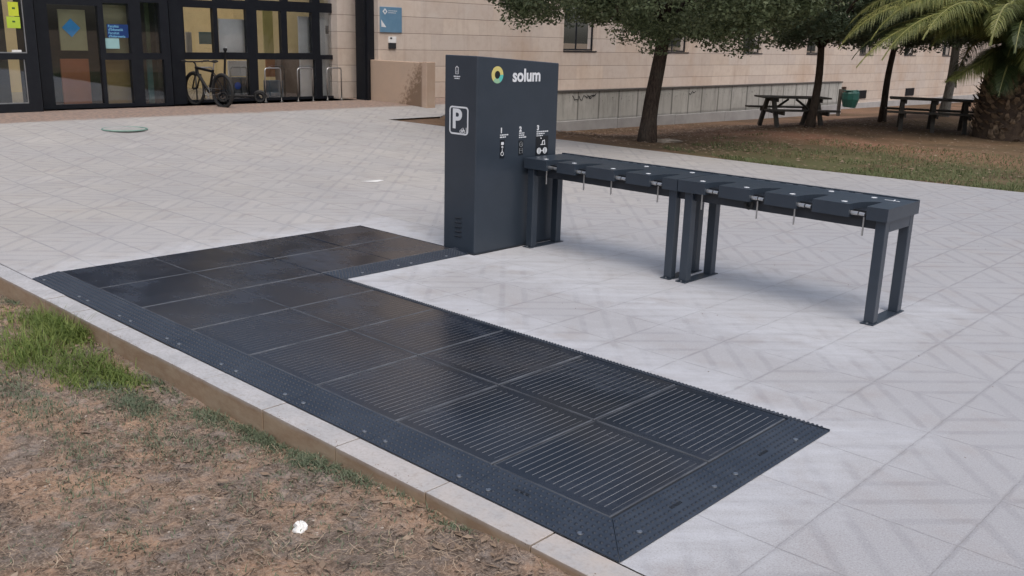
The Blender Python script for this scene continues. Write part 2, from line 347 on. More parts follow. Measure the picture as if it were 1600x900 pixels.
def ramp_mat():
    n=NT('stained_concrete'); p=n.pos(); Y,Z=n.Y,n.Z
    yy=n.m('DIVIDE',n.m('ADD',Y,n.m('MULTIPLY',n.noise(n.vec(0.,Y,0.),.7,2),.6)),.93); fy=n.m('FRACT',yy); dy=n.m('MULTIPLY',n.m('MINIMUM',fy,n.m('SUBTRACT',1.,fy)),.93)
    a=n.noise(p,1.3,5,.65); drip=n.noise(n.vec(n.X,n.m('MULTIPLY',Y,5.),n.m('MULTIPLY',Z,.8)),1.3,5,.7); c=n.noise(p,14,5,.75)
    col=n.mix(n.mr(a,.3,.7),(.42,.41,.375),(.56,.55,.51)); col=n.mix(n.mr(n.white(n.vec(n.m('FLOOR',yy),1.,1.)),0,1,0,.35),col,(.30,.295,.28))
    col=n.mix(n.m('MULTIPLY',n.mr(drip,.48,.72),n.mr(Z,-.5,.5,.25,.7)),col,(.13,.125,.11))
    col=n.mix(n.mr(dy,.012,.05,.72,0),col,(.085,.085,.075))
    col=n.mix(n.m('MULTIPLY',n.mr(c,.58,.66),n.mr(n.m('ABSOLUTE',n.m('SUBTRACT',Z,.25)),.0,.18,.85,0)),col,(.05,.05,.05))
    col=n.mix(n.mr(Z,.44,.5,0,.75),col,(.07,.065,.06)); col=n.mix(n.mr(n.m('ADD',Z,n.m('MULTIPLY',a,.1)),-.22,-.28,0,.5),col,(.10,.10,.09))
    n.bump(c,.004); return n.fin(col,.85,0,.25)
m_ramp=ramp_mat()
m_plinth=pm('plinth_concrete',(.42,.41,.40),(.33,.32,.31),2.5,.85,0,.003,40)
m_coping=pm('coping_dark',(.11,.10,.09),(.07,.065,.06),5,.85)
m_stucco=None
def stucco_mat():
    n=NT('stained_render'); p=n.pos(); a=n.noise(p,2,6,.7); b=n.noise(p,9,6,.75)
    col=n.mix(n.mr(a,.3,.7),(.45,.345,.265),(.50,.37,.275))
    # damp rising from the ground at the outer end
    dx=n.mr(n.X,-10.5,-9.4,0,1); dmp=n.m('MULTIPLY',n.mr(n.m('ADD',n.m('MULTIPLY',dx,.6),n.m('SUBTRACT',b,n.m('MULTIPLY',n.Z,.35))),.55,.75),1.)
    dmp=n.m('MULTIPLY',dmp,n.mr(n.X,-9.28,-9.40))
    col=n.mix(n.m('MULTIPLY',dmp,.8),col,(.15,.095,.06)); n.bump(b,.004); return n.fin(col,.9,0,.2)
m_stucco=stucco_mat()
def glass_mat(name,tint,refl=.12,rough=.02):
    m=bpy.data.materials.new(name); m.use_nodes=True; t=m.node_tree; t.nodes.clear()
    o=t.nodes.new('ShaderNodeOutputMaterial'); tr=t.nodes.new('ShaderNodeBsdfTransparent'); tr.inputs[0].default_value=tuple(tint)+(1,)
    g=t.nodes.new('ShaderNodeBsdfGlossy'); g.inputs['Roughness'].default_value=rough; g.inputs['Color'].default_value=(.9,.95,1,1)
    fr=t.nodes.new('ShaderNodeLayerWeight'); fr.inputs[0].default_value=.35
    mp=t.nodes.new('ShaderNodeMapRange'); t.links.new(fr.outputs['Fresnel'],mp.inputs[0]); mp.inputs[3].default_value=refl; mp.inputs[4].default_value=.9
    mx=t.nodes.new('ShaderNodeMixShader'); t.links.new(mp.outputs[0],mx.inputs[0]); t.links.new(tr.outputs[0],mx.inputs[1]); t.links.new(g.outputs[0],mx.inputs[2]); t.links.new(mx.outputs[0],o.inputs[0])
    return m
m_glass=glass_mat('entrance_glass',(.985,.99,.985),.045)
m_winglass=glass_mat('window_glass',(.25,.3,.28),.9,.01)
def bark_mat(name,c1,c2,vs=1.):
    n=NT(name); p=n.pos(); v=n.vec(n.m('MULTIPLY',n.X,1.),n.Y,n.m('MULTIPLY',n.Z,.22))
    a=n.noise(v,38*vs,5,.7); b=n.noise(p,2,4); col=n.mix(n.mr(a,.35,.65),c1,c2); col=n.mix(n.mr(b,.4,.7,0,.3),col,(.12,.11,.09))
    n.bump(a,.025); return n.fin(col,.95,0,.1)
m_bark=bark_mat('oak_bark',(.030,.022,.018),(.085,.062,.048))
m_bark2=bark_mat('grey_bark',(.13,.12,.105),(.27,.26,.235))
def leaf_mat(name,c1,c2,c3,tr=.15,rough=.5):
    n=NT(name); p=n.pos(); rnd=n._g.outputs['Random Per Island']
    col=n.mix(rnd,c1,c2); col=n.mix(n.mr(n.noise(p,1.6,3),.4,.65,0,.7),col,c3)
    mt=n.fin(col,rough,0,.35)
    t=n.t; tb=t.nodes.new('ShaderNodeBsdfTranslucent'); t.links.new(col,tb.inputs[0]); mx=t.nodes.new('ShaderNodeMixShader'); mx.inputs[0].default_value=tr
    t.links.new(n.b.outputs[0],mx.inputs[1]); t.links.new(tb.outputs[0],mx.inputs[2]); t.links.new(mx.outputs[0],n.out.inputs[0]); return mt
m_oak=leaf_mat('holm_oak_leaf',(.05,.072,.032),(.20,.23,.12),(.10,.13,.06))
m_oak_far=leaf_mat('holm_oak_leaf_far',(.05,.08,.042),(.18,.22,.13),(.09,.13,.075))
m_palm=leaf_mat('palm_leaflet',(.13,.16,.045),(.32,.32,.11),(.10,.13,.045),.25,.45)
m_palm_dark=leaf_mat('palm_leaflet_old',(.04,.065,.025),(.09,.12,.04),(.035,.05,.022),.2,.5)
m_grass=leaf_mat('green_grass',(.08,.14,.025),(.27,.32,.09),(.12,.17,.04),.3,.5)
m_clover=leaf_mat('grey_green_weeds',(.075,.105,.055),(.20,.23,.155),(.12,.15,.09),.2,.6)
m_lawn=leaf_mat('lawn_blade',(.07,.095,.035),(.17,.20,.085),(.10,.13,.05),.2,.6)
m_straw=leaf_mat('dry_straw',(.20,.135,.09),(.50,.40,.29),(.28,.20,.14),.1,.8)
m_litter=leaf_mat('dead_leaf',(.15,.10,.065),(.40,.31,.23),(.22,.15,.10),.1,.7)
m_rachis=pm('palm_rachis',(.22,.23,.07),(.16,.15,.05),9,.5)
m_palmtrunk=pm('palm_bark',(.09,.060,.038),(.045,.030,.022),9,.95,0,.02,30)
m_palmscale=pm('palm_scale',(.34,.25,.17),(.05,.035,.025),11,.9,0,.01,40)
m_wood=pm('weathered_timber',(.10,.088,.072),(.045,.040,.036),9,.85,0,.004,60)
m_binG=pm('green_plastic',(.008,.080,.062),(.010,.06,.048),5,.45)
m_slab=pm('rubble_stone',(.36,.31,.25),(.28,.23,.18),9,.9)
m_paper=pm('paper_white',(.8,.8,.78),(.7,.7,.68),20,.8)
m_frame_light=pm('aluminium_trim',(.42,.42,.42),(.3,.3,.3),10,.4,.8)
m_bluegrey=pm('plaque_blue',(.11,.22,.33),(.14,.26,.37),5,.35)
def em(c,s=1,name='flat'): return pm(name,c,tuple(x*.85 for x in c),4,.7)

# ================================================================ SETTING
LANDING=None
def edgeY(X):
    pts=[(-8.12,None)]
    return None
pa=onT(606,187); pb=onT(690,197); pc=onT(690,183)
def far_edge(X):
    if X<-11.12: return 12.4
    if X<-9.7: return 36.
    if X<pa.x:
        # landing edge, running from the wedge tip to the start of the ramp wall
        t=(X-pa.x)/(-9.7-pa.x); return pc.y+t*(14.2-pc.y)
    if X<pb.x: t=(X-pa.x)/(pb.x-pa.x); return pa.y+t*(pb.y-pa.y)
    if X<-4.45: t=(X-pb.x)/(-4.45-pb.x); return pb.y+t*(11.42-pb.y)
    return 11.45+max(0,X-.5)*.09
xs=[-12.9,-12.3,-11.7,-11.121,-11.119]+list(np.arange(-10.9,-9.75,.2))+[-9.701,-9.699]+list(np.linspace(-9.6,pa.x-.002,6))+list(np.linspace(pa.x,pb.x,6))+list(np.arange(pb.x+.3,0,.25))+list(np.arange(0,12,.5))+list(range(12,61,4))
mb=MB(); NJ=46
for X in xs:
    e=far_edge(X)
    for j in range(NJ+1):
        Y=e*j/NJ; z=P(X)+.0
        if Y>11.45 and X>-8.1 : z=T(X,Y)+.0
        mb.v.append((X,Y,z))
    mb.v.append((X,e,P(X)-.25))
n_=NJ+2
for i in range(len(xs)-1):
    if xs[i+1]-xs[i]<.005: continue
    for j in range(NJ+1): mb.f.append((i*n_+j,(i+1)*n_+j,(i+1)*n_+j+1,i*n_+j+1)); mb.m.append(0)
tag(mb.build('plaza',m_plaza),'pale paved plaza of square slabs with faint diagonal joints','paving',kind='structure')
# ground sheet
def axis(fine0,fine1,st,far):
    a=list(np.arange(fine0,fine1,st)); return a
gx=[-300,-150,-80,-50,-30,-20,-15,-13]+list(np.arange(-12,-2,.5))+list(np.arange(-2,-.8,.2))+list(np.arange(-.8,7.4,.035))+list(np.arange(7.5,12,.5))+[14,17,20,25,30,40,60,90,150,300]
gy=[-300,-150,-60,-30,-15,-8,-5,-4,-3.2]+list(np.arange(-2.8,-.16,.035))+[-.16,-.10,-.02]+list(np.arange(.5,9.5,.6))+list(np.arange(9.6,14,.12))+list(np.arange(14,45,.5))+[50,60,80,120,200,300]
V=[]
for Y in gy:
    for X in gx:
        if Y<-.05:
            z=-.135+.10*sm((X-3.3)/2.1)
            z+=(-.0)+.028*(mnoise.noise(Vector((X*2.2,Y*2.2,0))))+.014*mnoise.noise(Vector((X*9,Y*9,2)))+.008*mnoise.noise(Vector((X*25,Y*25,5)))
            z=min(z,-.012)
        else:
            z=T(X,Y)-(.035 if Y<12.2 else .02)
            if Y>11.6 and X>-9: z+=.03*mnoise.noise(Vector((X*1.3,Y*1.3,0)))+.015
        V.append((X,Y,z))
nx=len(gx); ii=np.arange(len(gy)-1)[:,None]*nx+np.arange(nx-1)[None,:]; ii=ii.ravel()
tag(nmesh('ground',np.array(V),np.stack([ii,ii+1,ii+1+nx,ii+nx],1),m_soil,smooth=True),'reddish brown bare soil with dry litter','soil',kind='structure')
# kerb
mb=MB(); x=-14.99; k=0
kx=[0.60-.6*i for i in range(27)][::-1]+[1.04,1.61,2.21,2.80,3.41,4.03,4.67,5.28,5.88]+[6.48+.6*i for i in range(30)]
for a,b in zip(kx[:-1],kx[1:]):
    dz=random.uniform(-.003,.003); dy=random.uniform(-.004,.004)
    mb.box(a+.0035,b-.0035,-.15+dy,-.004,-.35,-.001+dz,b=.002)
tag(mb.build('kerb',m_kerb),'pale concrete kerb stones edging the plaza','kerb',kind='structure')

# ================================================================ BUILDING
XP=-11.1
Bd=empty('building',(XP,12.3,0),label='long pinkish stone building with a glazed entrance and small square windows',cat='building')
def loc(mbo): # shift verts to building-local space
    mbo.v=[(a-XP,b-12.3,c) for a,b,c in mbo.v]; return mbo
wins=[(19.32,20.9),(24.5,26.06),(29.72,31.2),(34.9,36.4),(40.1,41.6),(45.3,46.8),(50.5,52.)]
ZS,ZT=1.55,3.35
mb=MB(); y=12.35
mb.box(XP-.45,XP,12.35,95,ZT,7.6); mb.box(XP-.45,XP,12.35,95,-2.,ZS)
for a,b in wins: mb.box(XP-.45,XP,y,a,ZS,ZT); y=b
mb.box(XP-.45,XP,y,95,ZS,ZT)
mb.box(XP-6,XP-.45,12.55,95,-2,7.5)
mb.box(-12.35,-11.9,-30,12.2,4.4,5.0)
loc(mb).build('wall',m_stone,Bd)
for a,b in wins:
    w=MB(); t=.05; xf=XP-.16
    w.box(xf-.05,xf,a,a+t,ZS,ZT);w.box(xf-.05,xf,b-t,b,ZS,ZT);w.box(xf-.05,xf,a,b,ZS,ZS+t);w.box(xf-.05,xf,a,b,ZT-t,ZT);w.box(xf-.045,xf-.005,(a+b)/2-.02,(a+b)/2+.02,ZS+t,ZT-t)
    w.box(XP-.44,XP+.02,a,b,ZS-.035,ZS-.001)
    wo_=loc(w).build('window',m_black_frame,Bd)
    g=MB(); g.box(xf-.03,xf-.02,a+t,b-t,ZS+t,ZT-t); loc(g).build('pane',m_winglass,wo_)
# vents
for q in ((1345,147),(1421,143)):
    c=onX(*q,XP); v=MB(); v.box(XP-.02,XP+.03,c.y-.55,c.y+.55,c.z-.20,c.z+.17)
    for k in range(5): v.box(XP+.03,XP+.05,c.y-.5,c.y+.5,c.z-.17+.07*k,c.z-.15+.07*k)
    loc(v).build('vent',m_black_frame,Bd)
# plinth strip at the far end of the facade
mb=MB(); mb.box(XP,XP+.06,35.6,95,-2,-.62); loc(mb).build('plinth',m_plinth,Bd)
# black pillar by the entrance
p0=onX(570,156,-11.25); p1=onX(590,156,-11.25)
mb=MB(); mb.box(-11.6,-11.25,p0.y+.02,p1.y-.02,-.3,5.); mb.box(-11.22,-11.19,p0.y+.05,p0.y+.10,-.3,5.); loc(mb).build('pillar',m_black_frame,Bd)
# recessed stone pier between glazing and pillar
r0=onX(529,150,-11.95); r1=onX(580,150,-11.95)
mb=MB(); mb.box(-12.3,-11.95,r0.y,r1.y+.5,-.3,5.); loc(mb).build('pier',m_stone,Bd)

# glazed screens : frames with real openings, pane by pane
def screen(name,Xs,y0,y1,zb,zt,rects,thick=.12,trim=False,label=None):
    """frame slab filling y0..y1, zb..zt on plane Xs with rectangular openings given as (y0,y1,z0,z1)"""
    ys=sorted(set([y0,y1]+[v for r in rects for v in r[:2]])); zs=sorted(set([zb,zt]+[v for r in rects for v in r[2:]]))
    f=MB()
    for i in range(len(ys)-1):
        run=None
        for k in range(len(zs)-1):
            cy,cz=(ys[i]+ys[i+1])/2,(zs[k]+zs[k+1])/2
            hole=any(r[0]<cy<r[1] and r[2]<cz<r[3] for r in rects)
            if not hole: run=(run[0],zs[k+1]) if run else (zs[k],zs[k+1])
            if (hole or k==len(zs)-2) and run: f.box(Xs-thick,Xs,ys[i],ys[i+1],run[0],run[1]); run=None
    fr=loc(f).build('glazed_screen',m_black_frame,Bd)
    if label: fr['label']=label
    for r in rects:
        g=MB(); g.box(Xs-.06,Xs-.05,r[0]-.01,r[1]+.01,r[2]-.01,r[3]+.01); loc(g).build('pane',m_glass,fr)
        if trim:
            t=MB(); t.box(Xs-.05,Xs-.035,r[1]-.025,r[1]-.005,r[2],r[3]); t.box(Xs-.05,Xs-.035,r[0],r[1]-.026,r[2],r[2]+.02); loc(t).build('trim',m_frame_light,fr)
    return fr
def R_(Xs,x0,x1,y0,y1):
    a=onX(x0,(y0+y1)/2,Xs); b=onX(x1,(y0+y1)/2,Xs); c=onX((x0+x1)/2,y0,Xs); d=onX((x0+x1)/2,y1,Xs)
    return (a.y,b.y,d.z,c.z)
XA,XB,XC=-11.30,-11.75,-12.15
# left screen
ra=[list(R_(XA,-40,37,-60,83)),list(R_(XA,-40,44,93,163))]
for r in ra: r[0]=3.1
ra2=[[1.0,2.8,ra[0][2],ra[0][3]],[1.0,2.8,ra[1][2],ra[1][3]]]
scA=screen('glazed_screen',XA,-3,onX(60,90,XA).y,-.2,4.4,[tuple(r) for r in ra+ra2],trim=True)
# sliding doors and side light
rb=[R_(XB,80,158,8,163),R_(XB,163,203,5,83),R_(XB,167,208,93,162),R_(XB,221,251,4,83),R_(XB,226,259,93,162)]
zt=rb[0][3]
scB=screen('glazed_screen',XB,onX(62,100,XB).y,onX(268,100,XB).y,-.2,4.4,rb)
# bike side glazing
rc=[R_(XC,288,334,12,82),R_(XC,341,386,14,82),R_(XC,291,391,93,157),R_(XC,402,440,17,83),R_(XC,449,488,19,83),R_(XC,404,494,93,155),R_(XC,500,526,20,86),R_(XC,504,531,93,153),
    R_(XC,402,440,-40,1),R_(XC,449,487,-40,3),R_(XC,499,524,-40,5),R_(XC,286,334,-40,0),R_(XC,341,386,-40,0)]
rc=[(r[0],r[1],max(r[2],.36) if i in (2,5,7) else r[2],r[3]) for i,r in enumerate(rc)]
scC=screen('glazed_screen',XC,onX(262,100,XC).y,r0.y+.35,-.2,4.4,rc)
# return wall between the staggered screens, pillar face
mb=MB(); mb.box(XC-.12,XB-.125,onX(268,100,XB).y-.25,onX(268,100,XB).y,-.2,4.4); loc(mb).build('column',m_black_frame,Bd); mb=MB(); mb.box(XB-.12,XA-.125,onX(60,90,XA).y-.14,onX(60,90,XA).y-.02,-.2,4.4)
loc(mb).build('column',m_black_frame,Bd); mb=MB(); y0c=onX(255,100,XC+.25).y; y1c=onX(289,100,XC+.25).y
mb.box(XC+.002,XC+.25,y0c+.2,y1c,-.2,4.4); loc(mb).build('column',m_black_frame,Bd)

# interior behind the glass, left without a roof so sky light comes in
m_int=em((.55,.44,.24),1,'interior_ochre'); m_intw=em((.88,.88,.87),1,'interior_white'); m_dark=em((.02,.022,.024),1,'interior_dark')
mb=MB(); mb.box(-17,-16.9,-3,12.,-.0,4.3); mb.box(-17,XC-.12,11.9,12.0,.3,4.0); tag(mb.build('interior_wall',m_int),kind='structure')
mb=MB(); mb.box(-17,XA-.13,-3,12.,.22,.30); tag(mb.build('interior_floor',pm('floor_terrazzo',(.16,.15,.13),None,9,.3)),kind='structure')
mb=MB(); mb.box(-13.15,-13.1,4.9,y0c+.4,.3,3.0); mb.box(-13.0,-12.95,-3,4.5,.3,4.0); tag(mb.build('interior_partition',m_dark),kind='structure')
def board(name,Xs,x0,x1,y0,y1,mat,label,cat,th=.04,floor=False,parent=None):
    r=R_(Xs,x0,x1,y0,y1); b=MB(); z0=.3 if floor else r[2]
    b.box(Xs-th,Xs,r[0],r[1],z0,r[3],b=.004); o=b.build(name,mat)
    if parent is not None: o.parent=parent
    return tag(o,label,cat)
board('display_board',-12.05,93,135,15,79,em((.42,.40,.22),1,'board_cream'),'cream panel with a blue diamond behind the sliding door','panel')
rr=R_(-12.04,97,125,29,58); cy,cz=(rr[0]+rr[1])/2,(rr[2]+rr[3])/2; hw=(rr[1]-rr[0])/2*1.02; hz=(rr[3]-rr[2])/2
mb=MB(); mb.add([(-12.035,cy-hw,cz),(-12.035,cy,cz-hz),(-12.035,cy+hw,cz),(-12.035,cy,cz+hz),(-12.049,cy-hw,cz),(-12.049,cy,cz-hz),(-12.049,cy+hw,cz),(-12.049,cy,cz+hz)],[(0,1,2,3),(7,6,5,4),(0,4,5,1),(1,5,6,2),(2,6,7,3),(3,7,4,0)])
tag(mb.build('diamond_emblem',em((.04,.42,.95),1,'emblem_blue')),'bright blue diamond emblem on the cream panel','emblem')
board('display_board',-12.1,97,141,92,154,em((.36,.12,.05),1,'panel_orange'),'rust orange panel under the cream panel with the blue diamond','panel',floor=True)
board('display_board',-12.05,162,200,8,85,em((.38,.36,.2),1,'board_olive'),'olive cream panel behind the door lettering','panel')
board('display_board',-12.1,168,206,94,161,em((.33,.22,.07),1,'panel_ochre'),'ochre panel low behind the door beside the lettering','panel',floor=True)
tq=board('teal_curtain',-12.1,232,258,92,161,em((.05,.16,.16),1,'curtain_teal'),'teal curtain behind the narrow low side light','curtain',floor=True)
board('green_curtain',-12.1,228,250,5,83,em((.06,.09,.04),1,'curtain_green'),'dark green curtain behind the narrow upper side light','curtain')
# door lettering and stickers (they stick to the panes of the screens)
r=R_(XB,169,202,38,59)
mb=MB(); mb.box(XB-.048,XB-.044,r[0],r[1],r[2],r[3]); lp=loc(mb).build('sticker',em((.0,.03,.15),1,'sticker_navy'),scB); lp['label']='dark blue lettering panel'
hgt=(r[3]-r[2])
lines=["Facultat","d'Educació","Facultat","d'Infermeria"]
mt=em((.25,.60,.85),1,'letter_sky')
for k,sx in enumerate(lines):
    t=text('lettering',sx,hgt*.27,mtx((XB-.042-XP,r[0]+.02-12.3,r[3]-hgt*(.24+.25*k)),(0,1,0),(0,0,1),(1,0,0)),mt,scB)
r=R_(XB,166,188,60,76); mb=MB(); mb.box(XB-.048,XB-.044,r[0],r[1],r[2],r[3]); loc(mb).build('sticker',em((.30,.50,.50),1,'sticker_pale'),scB)
for q,c in (((14,30,3,25),(.55,.62,.04)),((12,33,26,44),(.45,.60,.05))):
    r=R_(XA,*q); mb=MB(); mb.box(XA-.046,XA-.043,r[0],r[1],r[2],r[3]); o=loc(mb).build('sticker',em(c,1,'sticker_lime'),scA); o['label']='lime green notice'
    mb=MB(); cy,cz=(r[0]+r[1])/2,(r[2]+r[3])/2; mb.box(XA-.042,XA-.041,cy-.02,cy+.03,cz+.0,cz+.03); loc(mb).build('sticker_mark',em((.05,.12,.03),1,'mark_green'),scA)
r=R_(XA,20,35,78,83); mb=MB(); mb.box(XA-.04,XA-.036,r[0],r[1],r[2],r[3]); loc(mb).build('sticker',m_paper,scA)
# things behind bike-side glazing
board('white_blind',-12.4,343,388,30,84,m_intw,'white blind behind the upper pane above the bicycle','blind')
board('white_counter',-13.3,357,398,95,119,m_intw,'white counter low behind the glass beside the scooter','counter')
board('framed_picture',-13.6,291,300,50,84,em((.5,.45,.38),1,'picture_cream'),'cream framed picture on the ochre wall, left of the teal one','picture')
board('framed_picture',-13.6,312,331,50,69,em((.10,.18,.17),1,'picture_teal'),'teal framed picture on the ochre wall above the bicycle','picture')
board('grey_box',-12.7,363,390,121,152,em((.12,.14,.16),1,'box_grey'),'grey box with a blue mark behind the glass by the scooter','box',th=.3,floor=True)
rr=R_(-12.69,364,379,127,141); mb=MB(); mb.tube([(-12.69,(rr[0]+rr[1])/2,(rr[2]+rr[3])/2),(-12.685,(rr[0]+rr[1])/2,(rr[2]+rr[3])/2)],.085,14); tag(mb.build('blue_sticker',em((.02,.13,.7),1,'mark_blue')),'round blue sticker on the grey box behind the glass','sticker')
board('brown_carton',-12.9,341,353,118,150,em((.14,.085,.05),1,'carton'),'brown carton behind the glass between bicycle and scooter','box',th=.3,floor=True)
board('yellow_curtain',-13.4,412,427,17,83,em((.50,.44,.16),1,'curtain_yellow'),'pale yellow curtain behind the middle upper pane','curtain')
board('white_blind',-12.4,467,490,26,83,m_intw,'narrow white blind behind the upper pane right of the yellow curtain','blind')
board('orange_cabinet',-13.2,416,436,93,120,em((.38,.13,.03),1,'cabinet_orange'),'orange cabinet behind the lower glass above the blue bin','cabinet')
board('brown_cabinet',-12.9,441,470,93,154,em((.16,.125,.10),1,'cabinet_brown'),'tall brown grey cabinet behind the lower glass and racks','cabinet',th=.3,floor=True)
board('blue_bin',-12.4,421,443,126,152,em((.11,.16,.20),1,'bin_blue'),'blue grey bin behind the leftmost free bicycle rack','bin',th=.25,floor=True)
board('white_board',-12.4,470,493,93,153,m_intw,'white board standing behind the lower glass by the middle rack','board',floor=True)
board('white_door',-12.4,500,536,12,158,m_intw,'white door leaf behind the narrow glazing beside the stone pier','door',floor=True)
r=R_(-12.38,509,515,40,53); mb=MB(); mb.box(-12.395,-12.38,r[0],r[1],r[2],r[3]); tag(mb.build('small_notice',m_dark),'small black notice on the white door leaf','notice')
# wall plaque and intercom
pl=onX(610,31,XP); Pq=empty('wall_plaque',(XP,pl.y,pl.z),label='blue grey plaque with white diamond logo on the stone wall by the entrance',cat='plaque')
mb=MB(); mb.box(.0,.035,-.34,.34,-.30,.30,b=.006); mb.build('plate',m_bluegrey,Pq)
mb=MB()
def dia(m,x,y,z,h,k): m.add([(x,y-h,z),(x,y,z-k),(x,y+h,z),(x,y,z+k),(x-.003,y-h,z),(x-.003,y,z-k),(x-.003,y+h,z),(x-.003,y,z+k)],[(0,1,2,3),(7,6,5,4),(0,4,5,1),(1,5,6,2),(2,6,7,3),(3,7,4,0)])
dia(mb,.040,-.20,.19,.075,.075); mb.build('emblem',m_white,Pq)
mb=MB(); dia(mb,.044,-.20,.19,.035,.035); mb.build('emblem_centre',m_bluegrey,Pq)
mb=MB()
for k,(w0,w1,zz) in enumerate([(-.09,.18,.21),(-.09,.14,.165)]):
    y=w0
    while y<w1: l=random.uniform(.02,.05); mb.box(.035,.038,y,min(y+l,w1),zz-.008,zz+.008); y+=l+.012
mb.build('small_print',m_white,Pq)
mb=MB(); mb.add([(.0385,-.32,-.0),(.0385,-.16,-.18),(.0385,-.31,-.17),(.0355,-.32,-.0),(.0355,-.16,-.18),(.0355,-.31,-.17)],[(0,2,1),(3,4,5),(0,1,4,3),(1,2,5,4),(2,0,3,5)]); mb.build('white_shape',m_white,Pq)
pl=onX(612,67,XP); Ic=empty('wall_notice',(XP,pl.y,pl.z),label='small white over black notice box below the blue grey plaque',cat='notice')
mb=MB(); mb.box(0,.04,-.12,.12,.0,.15,b=.004); mb.build('upper_half',m_paper,Ic); mb=MB(); mb.box(0,.04,-.11,.11,-.14,-.002,b=.004); mb.build('lower_half',m_dark,Ic)
mb=MB(); mb.box(.04,.043,-.08,-.02,.09,.13); mb.build('mark',m_dark,Ic)

# low stained wall running out from the pillar
k0,k1=12.22,12.44
mb=MB(); mb.box(-11.25,-9.32,k0,k1,-.4,1.27,b=.01); o=mb.build('low_wall',m_stucco); tag(o,'low ochre rendered wall with dark damp stain beside the black pillar','wall')
mb=MB(); mb.box(-9.318,-9.16,k0-.03,k1+.03,-.4,1.29,b=.01); mb.build('end_pier',pm('pier_render',(.46,.35,.27),(.42,.30,.22),4,.85),o)
# ramp wall
RW=empty('ramp_wall',(-9.6,14,0),label='long stained concrete ramp wall along the building',cat='wall')
mb=MB()
mb.box(-.18,0,.0,21.3,-1.3,.46); mb.build('wall_face',m_ramp,RW)
mb=MB(); mb.box(-.21,.03,-.02,21.33,.46,.505); mb.build('coping',m_coping,RW)
mb=MB()
for i in range(7): mb.box(0.,.06,i*3.05,i*3.05+3.04,-1.4,-.30-.018*i-.01,b=.008)
mb.build('plinth',m_plinth,RW)
mb=MB(); mb.box(XP,-9.78,14,35.2,-1.2,.29); tag(mb.build('ramp',m_plinth),kind='structure')
# graffiti scribbles, thin painted strokes on the wall face
mb=MB()
for (px,py,n) in [(905,153,16),(928,150,7),(1085,145,6)]:
    c=onX(px,py,-9.6); y=c.y-14-.3; pts=[]
    for k in range(n): pts.append((.004,y,c.z+random.uniform(-.07,.07))); y+=random.uniform(.02,.12)
    mb.tube(pts,.012,5)
mb.build('graffiti',m_dark,RW)

# ================================================================ SOLAR PLATFORM
PL=empty('solar_platform',(0,0,0),label='dark L shaped solar paving platform with studded sloping edge',cat='platform')
Hp=.030
gxs=[-.005+.675*i for i in range(9)]; gys=[.207,.955,1.703,2.42,3.137]
def tile_mesh(w,d):
    m=MB(); m.box(-w/2,w/2,-d/2,d/2,-.02,0,b=.003); return m
first=None
for j in range(4):
    for i in range(8 if j<2 else 2):
        x0,x1=gxs[i],gxs[i+1]; y0,y1=gys[j],gys[j+1]
        w,d=.665,.738 if j<2 else .707
        c=((x0+x1)/2,(y0+y1)/2,Hp+random.uniform(-.0008,.0008))
        if j in (0,2) and i==0:
            first=tile_mesh(w,d).build('solar_panel',m_panel,PL); o=first
        else:
            o=first.copy(); S.collection.objects.link(o); o.parent=PL
        o.location=c
mb=MB(); mb.box(-.004,5.40,.205,1.705,.001,.0225); mb.box(-.004,1.345,1.705,3.14,.001,.0225); mb.build('bedding',m_navy_dark,PL)
# sloping edge profiles with studs
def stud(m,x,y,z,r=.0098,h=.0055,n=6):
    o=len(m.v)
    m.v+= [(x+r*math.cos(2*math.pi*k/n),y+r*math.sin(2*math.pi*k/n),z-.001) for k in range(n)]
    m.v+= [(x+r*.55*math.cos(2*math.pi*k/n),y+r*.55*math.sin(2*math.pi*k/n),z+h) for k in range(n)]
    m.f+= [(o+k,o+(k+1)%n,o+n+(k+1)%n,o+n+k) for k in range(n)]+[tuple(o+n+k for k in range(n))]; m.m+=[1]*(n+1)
def profile(p_in0,p_in1,p_out0,p_out1,rows,step,top=Hp+.001,low=.006,skip=None,name='edge_profile'):
    """quad between inner edge (high) and outer edge (low), extruded down to the ground, studded"""
    a,b,c,d=[Vector((*q,0)) for q in (p_in0,p_in1,p_out1,p_out0)]
    m=MB(); vs=[(a.x,a.y,top),(b.x,b.y,top),(c.x,c.y,low),(d.x,d.y,low),(a.x,a.y,.001),(b.x,b.y,.001),(c.x,c.y,.001),(d.x,d.y,.001)]
    m.add(vs,[(0,1,2,3),(7,6,5,4),(0,4,5,1),(1,5,6,2),(2,6,7,3),(3,7,4,0)])
    for ri,t in enumerate(rows):
        u0=a.lerp(d,t); u1=b.lerp(c,t); L=(u1-u0).length; n=int(L/step)
        for k in range(n):
            s=(k+.5+.0*(ri%2))/n; q=u0.lerp(u1,s)
            if skip and skip(q.x,q.y): continue
            stud(m,q.x,q.y,top+(low-top)*t)
    o=m.build(name,[m_edge,m_stud_shade],PL)
    # normals may flip with the winding; harmless for a closed prism
    return o
rows6=[.09,.255,.42,.58,.745,.91]
cuts=[-.03,.78,1.45,2.11,2.76,3.42,4.09,4.77,5.43]
for i in range(8):
    a,b=cuts[i]+.0015,cuts[i+1]-.0015
    if i==7: profile((a,.204),(5.405,.204),(a,.0),(5.598,.0),rows6,.031)
    else: profile((a,.204),(b,.204),(a,0),(b,0),rows6,.031)
for a,b in ((.205,.87),(.873,1.702)):
    oa=0.002 if a<.3 else a; ob=1.772 if b>1.6 else b
    profile((5.408,a),(5.408,b),(5.60,oa),(5.60,ob),rows6,.031,skip=lambda x,y:(5.50<x<5.55 and (.45<y<.58 or 1.19<y<1.33)))
